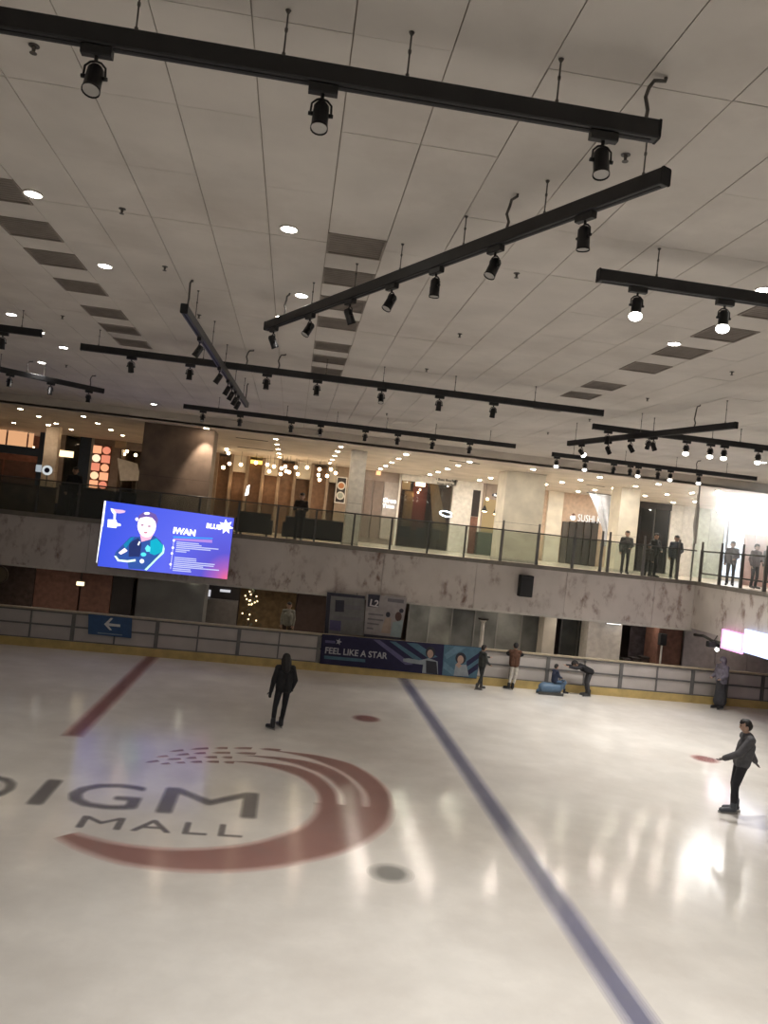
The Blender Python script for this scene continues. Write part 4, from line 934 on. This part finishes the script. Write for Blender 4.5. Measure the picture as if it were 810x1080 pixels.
MB().tube([(p[0],26.97,p[2]+0.28),(p[0],26.97,2.85)],0.01).build('hanger', STEEL, t)
t = thing('oval_sign', 'small blue oval sign hanging under the balcony fascia', 'sign', (0,0,0)); p = ony(29,592,27.0)
MB().poly([(p[0]+0.20*math.cos(u*PI/8), p[2]+0.13*math.sin(u*PI/8)) for u in range(16)], 0.05, 'xz', 27.0).build('sign_face', emat('oval_blue',(0.08,0.2,0.4),0.5), t); bx('sign_lettering', (p[0]-0.12,p[0]+0.12,p[2]-0.03,p[2]+0.03), 26.94, 26.95, emat('oval_white',(0.5,0.6,0.7),0.5), t); MB().tube([(p[0],26.97,p[2]+0.1),(p[0],26.97,2.85)],0.01).build('hanger', STEEL, t)
def wall_lamp(px_, py_, Y, w_, h_, label, e):
    p = ony(px_, py_, Y); t_ = thing('wall_lamp', label, 'lamp', p)
    MB().cbox(-w_/2,w_/2,-0.08,0,-h_/2,h_/2,0.01).build('lamp_box', e, t_); MB().box(-w_/2-0.02,w_/2+0.02,0,0.04,-h_/2-0.02,h_/2+0.02).build('back_plate', STEEL, t_)
    MB().tube([(0,0.02,h_/2),(0,0.02,2.85-p[2])],0.012).build('hanger', STEEL, t_); return t_
wall_lamp(56,591.5,27.0,0.22,0.09,'white strip lamp under the balcony before the brown shop wall',WHITE_E)
wall_lamp(85,615.5,28.6,0.24,0.13,'cream box lamp in front of the brown shop wall',emat('cream_lamp',(1,0.8,0.5),2.0))
wall_lamp(98,600,27.0,0.34,0.2,'cream square lamp just under the left screen corner',MATS['cream_lamp'])
wall_lamp(318,618.5,26.6,0.12,0.09,'tiny white lamp under the balcony left of the noticeboard',WHITE_E)
wall_lamp(647,657,26.85,0.5,0.09,'bright strip lamp at the top of the light grey pillar',WHITE_E)
wall_lamp(205,610,26.45,0.14,0.16,'small bright lamp at the top corner of the grey pillar under the screen',emat('pillar_lamp',(1,0.95,0.75),4.0))
# dark kiosk right of the grey pillar
t = thing('kiosk', 'dark kiosk with small lit displays between grey pillar and lit tree', 'kiosk', (0,0,0))
r = lw(213,612,252,652,28.6); MB().box(r[0], r[1], 28.6, 29.4, 0.12, 2.6).build('body', DARK, t)
for q in ((216,622,222,629),(232,622,243,624.5),(224,614,236,617)): bx('lit_display', lw(*q,28.55), 28.54, 28.6, emat('kiosk_glow',(0.75,0.75,0.8),0.8), t)
r = lw(213,632,252,655,28.5); MB().box(r[0]+0.1, r[1]-0.05, 28.3, 28.58, 0.12, r[3]).build('counter', mat('kiosk_grey',(0.2,0.18,0.17),0.5), t)
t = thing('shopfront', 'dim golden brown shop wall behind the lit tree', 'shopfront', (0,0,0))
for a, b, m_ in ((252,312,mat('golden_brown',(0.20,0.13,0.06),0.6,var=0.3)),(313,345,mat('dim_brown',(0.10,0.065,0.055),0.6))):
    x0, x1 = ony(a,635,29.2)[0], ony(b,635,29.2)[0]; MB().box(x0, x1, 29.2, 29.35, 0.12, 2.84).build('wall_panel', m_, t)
# decorated tree
p = ony(262,655,27.6); t = thing('decorated_tree', 'small dark potted tree hung with warm lights behind the barrier', 'tree', (p[0],27.6,0.12))
MB().tube([(0,0,0),(0,0,0.35)],[0.16,0.22],12).build('pot', DARK, t); MB().tube([(0,0,0.35),(0,0,1.9)],[0.04,0.015],8).build('trunk', BROWN, t)
lf = MB(); rr = random.Random(3)
for k in range(170):
    h_ = rr.uniform(0.5,2.1); rad = 0.42*(1-(h_-0.5)/1.9)+0.05; a = rr.uniform(0,2*PI); q = rr.uniform(0.4,1)*rad
    c_ = Vector((q*math.cos(a), q*math.sin(a), h_)); d = Vector((math.cos(a),math.sin(a),-0.3))*0.1; e_ = Vector((-math.sin(a),math.cos(a),0.2))*0.03
    lf.add([c_-e_, c_+d*0.5-e_*0.4, c_+d, c_+e_], [(0,1,2,3)])
lv = lf.build('foliage', mat('tree_leaf',(0.03,0.045,0.02),0.7), t); lv['kind'] = 'stuff'
for k in range(16):
    h_ = rr.uniform(0.9,1.9); a = rr.uniform(PI,2*PI); rad = 0.42*(1-(h_-0.5)/1.9)+0.06
    MB().ball((rad*math.cos(a)*0.9, rad*math.sin(a)*0.9, h_), 0.028, 6, 4).build('fairy_light', emat('fairy',(1,0.75,0.4),3.0), t)
# mannequin
# (built with the people below)
# partition right of the posters
t = thing('partition', 'long grey glazed partition behind the barrier with darker clouded panes', 'partition', (0,0,0))
pe = [430,452,476,500,524,550,576]
for i in range(6):
    x0, x1 = ony(pe[i],660,27.4)[0], ony(pe[i+1],660,27.4)[0]
    MB().box(x0+0.015, x1-0.015, 27.4, 27.46, 0.35, 2.7).build('pane', mat('cloud_pane%d' % (i % 3), ((0.24,0.25,0.24),(0.31,0.32,0.30),(0.19,0.20,0.195))[i % 3], 0.35, var=0.45, scale=1.1), t)
    MB().box(x0-0.02, x0+0.02, 27.36, 27.5, 0.12, 2.75).build('mullion', GREYW, t)
MB().box(ony(430,660,27.4)[0], ony(576,660,27.4)[0], 27.36, 27.5, 0.12, 0.35).build('sill', GREYW, t)
p = ony(508,672,26.6); t = thing('wash_basin_stand', 'slim pale stand with a dark top behind the barrier', 'stand', (p[0],26.6,0.12))
zz = ony(508,652,26.6)[2]-0.12
MB().tube([(0,0,0),(0,0,0.04),(0,0,0.08),(0,0,zz-0.15),(0,0,zz-0.05)],[0.2,0.2,0.08,0.06,0.12],12).build('pedestal', WHITE, t); MB().tube([(0,0,zz-0.05),(0,0,zz)],[0.17,0.19],14).build('top', DARK, t)
t = thing('window_wall', 'dark window behind the barrier between cream pillar and lit pillar', 'window', (0,0,0))
for a, b in ((591,608),(609,626)):
    x0, x1 = ony(a,670,27.6)[0], ony(b,670,27.6)[0]; MB().box(x0, x1, 27.6, 27.63, 0.5, 2.6).build('pane', mat('dark_pane',(0.05,0.055,0.055),0.2,var=0.4,scale=1.2), t); MB().box(x0-0.03, x0+0.03, 27.56, 27.66, 0.12, 2.7).build('mullion', STEEL, t)
MB().box(ony(591,670,27.6)[0], ony(626,670,27.6)[0], 27.56, 27.68, 0.12, 0.5).build('sill', GREYW, t)
t = thing('window_wall', 'purplish dark window behind the barrier right of the lit pillar', 'window', (0,0,0))
x0, x1 = ony(664,675,27.6)[0], ony(704,675,27.6)[0]; MB().box(x0, x1, 27.6, 27.63, 0.6, 2.6).build('pane', mat('purple_pane',(0.10,0.085,0.095),0.25,var=0.3), t); MB().box(x0, x1, 27.55, 27.7, 0.12, 0.6).build('sill', DARK, t)
for i_, (a, c_) in enumerate(((660,(0.04,0.06,0.03)),(669.5,(0.05,0.04,0.04)),(679,(0.06,0.04,0.03)))):
    p = ony(a,692,26.8); o = thing('crate', ('low dark green bundle','low black crate','low dark brown crate')[i_]+' against the purplish window behind the barrier', 'crate', (p[0],26.8,0.12))
    MB().cbox(-0.14,0.14,-0.15,0.15,0,0.8+0.06*i_,0.03).build('body', mat('crate%d' % i_, c_, 0.7), o); MB().cbox(-0.15,0.15,-0.17,0.17,0.8+0.06*i_,0.85+0.06*i_,0.01).build('lid', DARK, o)
t = thing('partition', 'pale lilac wall panels behind the barrier under the side gallery', 'partition', (0,0,0))
for k in range(5): MB().box(13.95+k*1.2, 15.13+k*1.2, 26.4, 26.5, 0.12, 2.35).build('wall_panel', mat('lilac_wall',(0.60,0.56,0.58),0.6), t)
# lower ceiling lamps
LLD = spot_data('lower_lamp', 70, 140, 1.0, (1,0.85,0.68), 0.08)
for x in (-8,-5.6,-1.2,1.2,5,7.5,9.9,12.4,15.5):
    downlight((x, 26.25 if x > 4 else 27.4, 2.85), 'round downlight under the balcony above the area behind the barrier', 'downlights under the balcony', crl, dle, LLD)

# ================================================================== PEOPLE
def capsule(mb, a, b, ra, rb, n=12):
    a, b = Vector(a), Vector(b); d = b-a; l = d.length
    d = d.normalized() if l > 1e-6 else Vector((0,0,1)); pts = []; rs = []
    for k in range(4): s = math.sin(PI/2*k/4); pts.append(a-d*ra*math.cos(PI/2*k/4)); rs.append(max(ra*s, ra*0.05))
    pts.append(a); rs.append(ra); pts.append(b); rs.append(rb)
    for k in range(1, 5): pts.append(b+d*rb*math.sin(PI/2*k/4)); rs.append(max(rb*math.cos(PI/2*k/4), rb*0.05))
    mb.tube(pts, rs, n)
DEF = dict(pelvis=(0,0,0.94), chest=(0,0,1.24), neck=(0,-0.01,1.45), head=(0,0.02,1.59),
    shL=(-0.17,0,1.39), elL=(-0.23,-0.03,1.12), wrL=(-0.22,0.06,0.89), shR=(0.17,0,1.39), elR=(0.23,-0.03,1.12), wrR=(0.22,0.06,0.89),
    hipL=(-0.09,0,0.92), knL=(-0.10,0.03,0.51), anL=(-0.10,-0.02,0.12), toL=(-0.12,0.15,0.06), hipR=(0.09,0,0.92), knR=(0.10,0.03,0.51), anR=(0.10,-0.02,0.12), toR=(0.12,0.15,0.06))
SKIN = mat('skin', (0.42,0.27,0.20), 0.55)
def person(label, loc, rz, height, cols, pose=None, voxel=0.012, hair='short', haircol=(0.015,0.012,0.012), loose=0.012, skates=True, skirt=None, scarf=None, group=None, legloose=0.0, name='person', build_face=True):
    J = {k_: Vector(v) for k_, v in DEF.items()}
    for k_, v in (pose or {}).items(): J[k_] = Vector(v)
    mb = MB(); segs = []
    def cap(a, b, ra, rb, reg): capsule(mb, a, b, ra, rb); segs.append((Vector(a), Vector(b), ra, rb, reg))
    lo = loose
    X_ = (J['shR']-J['shL']).normalized(); px_ = (J['hipR']-J['hipL']).normalized()
    for s in (-1, 1):
        cap(J['pelvis']+px_*s*0.065, J['chest']+X_*s*0.075, 0.105+lo, 0.105+lo, 'top')
    cap(J['chest'], (J['shL']+J['shR'])/2, 0.12+lo, 0.09+lo, 'top')
    cap(J['shL'], J['shR'], 0.058+lo, 0.058+lo, 'top')
    cap((J['shL']+J['shR'])/2, J['neck'], 0.07, 0.056, 'top'); cap(J['neck'], J['head']+Vector((0,0,-0.04)), 0.054, 0.052, 'skin')
    hd = (J['head']-J['neck']).normalized()
    fw = X_.cross(Vector((0,0,1))).normalized()*-1 if False else Vector((0,0,1)).cross(X_).normalized()
    if (pose or {}).get('look'): fw = Vector(pose['look']).normalized()
    hc = J['head']; side = fw.cross(hd).normalized()
    cap(hc-hd*0.045+fw*0.012, hc+hd*0.04-fw*0.008, 0.072, 0.092, 'skin'); cap(hc+hd*0.035-fw*0.03, hc+hd*0.04+fw*0.005, 0.088, 0.088, 'skin')
    cap(hc-hd*0.085+fw*0.045, hc-hd*0.05+fw*0.05, 0.035, 0.045, 'skin')
    cap(hc+hd*0.005+fw*0.09, hc-hd*0.03+fw*0.105, 0.010, 0.015, 'skin')
    for s in (-1, 1): cap(hc+side*s*0.086-fw*0.005, hc+side*s*0.092-fw*0.012-hd*0.03, 0.018, 0.013, 'skin')
    for sd in 'LR':
        sh, el, wr = J['sh'+sd], J['el'+sd], J['wr'+sd]
        cap(sh, el, 0.050+lo, 0.042+lo, 'sleeve'); cap(el, wr, 0.042+lo, 0.031+lo*0.8, 'sleeve')
        d = (wr-el).normalized(); ax = d.cross(Vector((0,0,1)));
        ax = ax.normalized() if ax.length > 0.2 else Vector((0,1,0)).cross(d).normalized()
        cap(wr, wr+d*0.04, 0.027, 0.03, 'hand')
        for q_ in (-1, 0, 1): cap(wr+d*0.03+ax*q_*0.02, wr+d*0.085+ax*q_*0.022, 0.017, 0.015, 'hand')
        nrm = ax.cross(d).normalized()
        for q_, ln_ in ((-1.5,0.055),(-0.5,0.072),(0.5,0.068),(1.5,0.05)):
            f0 = wr+d*0.088+ax*q_*0.0195; f1 = f0+d*ln_*0.5+nrm*0.006; f2 = f1+(d*0.75+nrm*0.6).normalized()*ln_*0.5
            cap(f0, f1, 0.0095, 0.009, 'hand'); cap(f1, f2, 0.009, 0.0075, 'hand')
        th = wr+d*0.035+ax*0.03; cap(th, th+(d*0.6+ax*0.7).normalized()*0.045, 0.013, 0.011, 'hand'); th2 = th+(d*0.6+ax*0.7).normalized()*0.045; cap(th2, th2+(d+nrm*0.3).normalized()*0.03, 0.011, 0.009, 'hand')
        hp, kn, an, to = J['hip'+sd], J['kn'+sd], J['an'+sd], J['to'+sd]
        cap(hp, kn, 0.088+legloose, 0.060+legloose, 'leg'); cap(kn, kn+(an-kn)*0.45, 0.060+legloose, 0.057+legloose, 'leg'); cap(kn+(an-kn)*0.45, an, 0.057+legloose, 0.042+legloose, 'leg')
        cap(an+Vector((0,0,-0.03)), to, 0.045, 0.034, 'foot')
    if skirt:
        pc = (J['anL']+J['anR'])/2
        cap(J['pelvis'], Vector((pc.x, pc.y, 0.30)), 0.15, 0.20, 'leg'); cap(Vector((pc.x,pc.y,0.42)), Vector((pc.x,pc.y,0.27)), 0.20, 0.215, 'leg')
    if scarf:
        cap(hc-hd*0.05, J['neck']+Vector((0,0,-0.06)), 0.098, 0.15, 'scarf'); cap(hc+hd*0.045-fw*0.03, hc-hd*0.02-fw*0.035, 0.118, 0.112, 'scarf'); cap(hc+hd*0.06+fw*0.01, hc+hd*0.06-fw*0.03, 0.095, 0.1, 'scarf')
    sc_ = height/1.73
    me = mb.mesh('tmp'); tmp = bpy.data.objects.new('tmp', me); C.objects.link(tmp)
    rmod = tmp.modifiers.new('r', 'REMESH'); rmod.mode = 'VOXEL'; rmod.voxel_size = voxel
    sm_ = tmp.modifiers.new('s', 'SMOOTH'); sm_.factor = 0.5; sm_.iterations = 2
    dg = bpy.context.evaluated_depsgraph_get(); body = bpy.data.meshes.new_from_object(tmp.evaluated_get(dg)); bpy.data.objects.remove(tmp); bpy.data.meshes.remove(me)
    body.name = 'body'; body.materials.clear()
    regs = ['top','sleeve','leg','skin','hand','foot','scarf']
    cc = dict(top=(0.1,0.1,0.1), foot=(0.02,0.02,0.02), scarf=(0.2,0.2,0.22)); cc.update(cols); cc.setdefault('sleeve', cc['top']); cc.setdefault('leg', cc['top'])
    for r_ in regs:
        if r_ in ('skin','hand') and r_ not in cols: body.materials.append(SKIN)
        else:
            c_ = cc[r_]; body.materials.append(mat('cloth_%d_%d_%d' % tuple(int(v*200) for v in c_), c_, 0.85, var=0.18, scale=14, bump=0.25))
    n = len(body.vertices); co = np.empty(n*3); body.vertices.foreach_get('co', co); co = co.reshape(-1,3)
    dist = np.empty((len(segs), n))
    for i, (a, b_, ra, rb, reg) in enumerate(segs):
        a_ = np.array(a); ab = np.array(b_)-a_; l2 = max(ab@ab, 1e-9); tt = np.clip((co-a_)@ab/l2, 0, 1)
        dist[i] = np.linalg.norm(co-a_-tt[:,None]*ab, axis=1)-(ra+(rb-ra)*tt)
    reg_v = np.array([regs.index(s[4]) for s in segs])[dist.argmin(0)]
    for p_ in body.polygons: p_.use_smooth = True; p_.material_index = int(reg_v[p_.vertices[0]])
    root = thing(name, label, 'person' if name == 'person' else name, loc, rz, group); root.scale = (sc_,)*3
    bo = link('body', body, root)
    HM = mat('hair_%d' % int(haircol[0]*1000), haircol, 0.6, var=0.3, scale=40, bump=0.3)
    if hair and not scarf:
        hb = MB(); up = hd
        for (o1, r1) in ((up*0.045-fw*0.026, 0.098), (up*0.012-fw*0.042, 0.089), (up*0.06+fw*0.012, 0.079)):
            hb.ball(hc+o1, r1, 14, 9)
        if hair == 'long':
            capsule(hb, hc-fw*0.05, hc-up*0.22-fw*0.075, 0.095, 0.075); capsule(hb, hc+side*0.065-fw*0.02, hc+side*0.085-up*0.2-fw*0.03, 0.05, 0.04); capsule(hb, hc-side*0.065-fw*0.02, hc-side*0.085-up*0.2-fw*0.03, 0.05, 0.04)
        hb.build('hair', HM, root, True)
    eb = MB()
    for s in (-1, 1): eb.ball(hc+hd*0.012+fw*0.088+side*s*0.033, 0.011, 8, 6)
    eb.build('eyes', BLACKM, root, True)
    MB().ball(hc-hd*0.062+fw*0.092, (0.022,0.012,0.007), 10, 6).build('mouth', mat('lips', (0.30,0.13,0.11), 0.6), root, True)
    for sd in 'LR':
        an, to = J['an'+sd], J['to'+sd]; d = Vector((to.x-an.x, to.y-an.y, 0)).normalized(); zf = min(an.z, to.z)
        sb = MB(); capsule(sb, an+Vector((0,0,0.10)), an+Vector((0,0,-0.03)), 0.058, 0.056); capsule(sb, an+Vector((0,0,-0.035))-d*0.02, to+d*0.03+Vector((0,0,0.0)), 0.05, 0.042)
        sk = sb.build('skate' if skates else 'shoe', mat('cloth_boot_%d' % int(cc['foot'][0]*300), cc['foot'], 0.45), root, True)
        if skates:
            l0 = an-d*0.09; l1 = to+d*0.09; nx_ = Vector((-d.y, d.x, 0))*0.003; bl_ = MB(); z0, z1 = min(0.0, zf-0.06), zf-0.01
            v_ = []
            for q_ in (-1, 1):
                v_ += [(l0+nx_*q_).to_tuple()[:2]+(z0,), (l1+nx_*q_).to_tuple()[:2]+(z0,), (l1+nx_*q_).to_tuple()[:2]+(z1,), (l0+nx_*q_).to_tuple()[:2]+(z1,)]
            bl_.add(v_, [(3,2,1,0),(4,5,6,7),(0,1,5,4),(1,2,6,5),(2,3,7,6),(3,0,4,7)]).build('blade', mat('blade_steel', (0.5,0.5,0.5), 0.25, 0.9), sk)
    return root

BK = (0.012,0.012,0.014)
person('skater in black jacket and trousers with long dark hair standing alone on the ice', (0.21,17.55,0), 0.25, 1.66, dict(top=BK, hand=BK, leg=(0.014,0.014,0.018), foot=(0.02,0.02,0.025)),
    dict(elL=(-0.25,-0.03,1.13), wrL=(-0.28,0.0,0.86), elR=(0.26,0.0,1.12), wrR=(0.22,0.10,0.90), knL=(-0.14,0.03,0.50), anL=(-0.17,-0.05,0.12), toL=(-0.24,0.08,0.06), anR=(0.06,0.12,0.12), toR=(0.03,0.28,0.06), knR=(0.09,0.08,0.5)), 0.009, 'long', loose=0.018)
person('skater in grey jacket and dark trousers gliding with arms held out', (8.80,14.08,0), PI/2-0.2, 1.77, dict(top=(0.085,0.083,0.09), hand=(0.12,0.10,0.095), leg=(0.022,0.022,0.028), foot=(0.06,0.065,0.08)),
    dict(chest=(0,-0.06,1.24), neck=(0,-0.05,1.45), head=(0,-0.01,1.59), shL=(-0.18,-0.06,1.38), elL=(-0.22,0.13,1.13), wrL=(-0.17,0.36,1.01), shR=(0.18,-0.07,1.38), elR=(0.24,-0.20,1.14), wrR=(0.25,-0.33,0.93),
         hipL=(-0.09,0.0,0.92), knL=(-0.08,0.10,0.52), anL=(-0.08,0.10,0.12), toL=(-0.09,0.28,0.06), knR=(0.09,0.06,0.52), anR=(0.08,0.0,0.12), toR=(0.09,0.17,0.06)), 0.008, 'short', loose=0.028, legloose=0.01)
person('young skater in dark grey clothes reaching an arm to the barrier ledge', (6.22,23.9,0), -1.25, 1.38, dict(top=(0.05,0.055,0.05), leg=(0.03,0.033,0.032), foot=(0.05,0.045,0.045)),
    dict(elL=(-0.22,0.17,1.24), wrL=(-0.20,0.42,1.22), elR=(0.24,0.05,1.12), wrR=(0.20,0.22,1.0), chest=(0,0.0,1.24), anL=(-0.1,0.12,0.12), toL=(-0.14,0.28,0.06), knL=(-0.1,0.1,0.51), anR=(0.1,-0.2,0.12), toR=(0.14,-0.05,0.06), knR=(0.1,-0.04,0.51)), 0.011, 'short')
person('skater in brown vest and white trousers holding the barrier ledge', (7.35,24.32,0), -0.15, 1.48, dict(top=(0.10,0.045,0.025), sleeve=BK, hand=BK, leg=(0.55,0.52,0.46), foot=BK),
    dict(elL=(-0.27,0.08,1.30), wrL=(-0.22,0.22,1.24), elR=(0.27,0.08,1.30), wrR=(0.24,0.22,1.24), hipL=(-0.07,0,0.92), anL=(-0.12,-0.02,0.12), toL=(-0.25,0.08,0.06), knL=(-0.06,0.02,0.5), anR=(0.02,-0.02,0.12), toR=(0.0,0.15,0.06)), 0.011, 'short', loose=0.02)
# child sitting on a blue skating aid
t = thing('skating_aid', 'blue seal shaped skating aid under a seated child by the barrier', 'skating aid', (8.55,24.08,0), 0)
ABL = mat('aid_blue', (0.10,0.17,0.26), 0.45)
aid = MB(); capsule(aid, (-0.26,0,0.20), (0.18,0,0.22), 0.17, 0.15); capsule(aid, (0.22,0,0.24), (0.36,0,0.40), 0.13, 0.10); capsule(aid, (-0.26,0,0.16), (-0.42,0,0.10), 0.12, 0.06)
aid.build('shell', ABL, t, True)
for s in (-1,1): MB().box(-0.45,0.35,s*0.12-0.015,s*0.12+0.015,0,0.09).build('runner', STEEL, t); MB().tube([(0.28,s*0.08,0.42),(0.30,s*0.26,0.52)],0.018,8).build('handle', STEEL, t)
person('child in dark blue jacket and jeans seated on the blue skating aid', (8.62,24.08,0.07), -PI/2+0.3, 1.15, dict(top=(0.025,0.035,0.07), leg=(0.07,0.12,0.20), foot=BK),
    dict(pelvis=(0,-0.02,0.56), chest=(0,0.0,0.86), neck=(0,0,1.07), head=(0,0.03,1.21), shL=(-0.16,0,1.0), shR=(0.16,0,1.0), elL=(-0.2,0.1,0.78), wrL=(-0.15,0.28,0.72), elR=(0.2,0.1,0.78), wrR=(0.15,0.28,0.72),
         hipL=(-0.09,0.0,0.54), hipR=(0.09,0,0.54), knL=(-0.22,0.36,0.52), knR=(0.22,0.36,0.52), anL=(-0.24,0.42,0.12), anR=(0.24,0.42,0.12), toL=(-0.25,0.58,0.06), toR=(0.25,0.58,0.06)), 0.011, 'short', loose=0.015)
person('skater in black jacket bending over with arms stretched towards the seated child', (9.80,24.30,0), PI/2, 1.55, dict(top=BK, sleeve=(0.02,0.02,0.025), leg=(0.05,0.05,0.055), foot=(0.03,0.03,0.03)),
    dict(pelvis=(0,-0.02,0.88), chest=(0,0.24,0.98), neck=(0,0.42,1.05), head=(0,0.55,1.10), look=(0,0.8,-0.6), shL=(-0.17,0.36,1.04), shR=(0.17,0.36,1.04), elL=(-0.2,0.56,0.98), wrL=(-0.16,0.80,1.0), elR=(0.2,0.56,0.98), wrR=(0.16,0.80,1.0),
         hipL=(-0.09,0,0.86), hipR=(0.09,0,0.86), knL=(-0.1,0.06,0.48), knR=(0.1,0.06,0.48)), 0.011, 'short', loose=0.02)
person('person in grey headscarf, lilac grey top and long dark skirt standing at the barrier', (14.08,24.05,0), 1.9, 1.66, dict(top=(0.20,0.19,0.23), leg=(0.05,0.05,0.055), scarf=(0.17,0.16,0.19), foot=(0.04,0.04,0.045)),
    dict(elL=(-0.22,0.04,1.14), wrL=(-0.18,0.22,1.04), elR=(0.22,0.04,1.14), wrR=(0.18,0.22,1.04)), 0.011, None, loose=0.03, skirt=True, scarf=True)
def up(px_, py_, z=ZL): p = onz(px_, py_, z); return (p[0], p[1], z)
UPL = [('person in dark clothes with a shoulder bag at the balcony corner before the backlit wall', (15.75,27.0), 2.6, 1.62, (0.05,0.045,0.05)),
       ('person in dark top and leggings right of the backlit wall on the balcony', (16.3,26.4), 3.3, 1.60, (0.08,0.04,0.04)),
       ('person in black standing at the balcony beside the reddish brown wall', (16.95,26.6), 2.9, 1.66, (0.03,0.03,0.035)),
       ('person in grey jacket on the balcony below the white drape', (12.30,28.2), 2.9, 1.62, (0.06,0.06,0.06)),
       ('person in dark coat on the balcony before the dark shopfront', (12.98,27.3), 3.5, 1.62, (0.03,0.03,0.03)),
       ('person in grey blue shirt and black trousers before the dark shopfront', (13.42,26.6), 2.8, 1.60, (0.10,0.11,0.13))]
for lb, (x, y), rz_, h_, c_ in UPL:
    person(lb, (x, y, ZL), rz_, h_, dict(top=c_, leg=(0.02,0.02,0.024), foot=BK), dict(elL=(-0.22,0.05,1.14), wrL=(-0.12,0.22,1.05)), 0.013, 'short', skates=False, loose=0.02)
person('child in brown jacket on the balcony between two grown people', (12.45,26.6,ZL), 3.0, 1.2, dict(top=(0.06,0.045,0.035), leg=(0.03,0.03,0.03), foot=BK), dict(), 0.013, 'short', skates=False, loose=0.02)
person('person in black leaning on the balcony handrail before the restaurant', (0.25,26.2,ZL), 3.1, 1.62, dict(top=(0.03,0.022,0.02), leg=(0.02,0.02,0.02), foot=BK),
    dict(chest=(0,0.06,1.24), elL=(-0.22,0.16,1.14), wrL=(-0.10,0.26,1.14), elR=(0.22,0.16,1.14), wrR=(0.12,0.26,1.14), shL=(-0.17,0.05,1.39), shR=(0.17,0.05,1.39), neck=(0,0.06,1.45), head=(0,0.10,1.59)), 0.013, 'short', skates=False)
person('person in black standing on the balcony before the glowing food menu', (-7.05,26.6,ZL), 3.3, 1.66, dict(top=BK, leg=BK, foot=BK), dict(), 0.013, 'short', skates=False)
person('dressed mannequin in a pale patterned top behind the barrier near the lit tree', (ony(304,650,27.6)[0],27.6,0.12), 3.1, 1.62, dict(top=(0.25,0.24,0.2), leg=(0.06,0.04,0.03), foot=BK), dict(), 0.014, 'short', skates=False, name='mannequin')

# ================================================================== GLARE: scattering volume added around the added floodlight bank
HC = ((gp[0][0]+gp[2][0])/2, 26.0, 6.2)
hz = thing('glare_haze', 'added pale haze standing in for lens glare around the balcony corner floodlights', 'haze', (0,0,0))
M = bpy.data.materials.new('glare_volume'); M.use_nodes = True; nt = M.node_tree; N = nt.nodes; L = nt.links; N.remove(N['Principled BSDF'])
vs_ = N.new('ShaderNodeVolumeScatter'); vs_.inputs['Color'].default_value = (1,0.99,0.98,1); vs_.inputs['Anisotropy'].default_value = 0.55
geo = N.new('ShaderNodeNewGeometry'); sb_ = N.new('ShaderNodeVectorMath'); sb_.operation = 'SUBTRACT'; sb_.inputs[1].default_value = HC; L.new(geo.outputs['Position'], sb_.inputs[0])
sl_ = N.new('ShaderNodeVectorMath'); sl_.operation = 'MULTIPLY'; sl_.inputs[1].default_value = (1/5.2, 1/5.5, 1/3.6); L.new(sb_.outputs['Vector'], sl_.inputs[0])
le_ = N.new('ShaderNodeVectorMath'); le_.operation = 'LENGTH'; L.new(sl_.outputs['Vector'], le_.inputs[0])
mr_ = N.new('ShaderNodeMapRange'); mr_.interpolation_type = 'SMOOTHSTEP'; mr_.inputs['From Min'].default_value = 1.0; mr_.inputs['From Max'].default_value = 0.0; mr_.inputs['To Max'].default_value = GLARE_D; L.new(le_.outputs['Value'], mr_.inputs['Value'])
L.new(mr_.outputs['Result'], vs_.inputs['Density']); L.new(vs_.outputs[0], N['Material Output'].inputs['Volume'])
MB().ball(HC, (5.2,5.5,3.6), 24, 14).build('glare_body', M, hz); hz['kind'] = 'stuff'
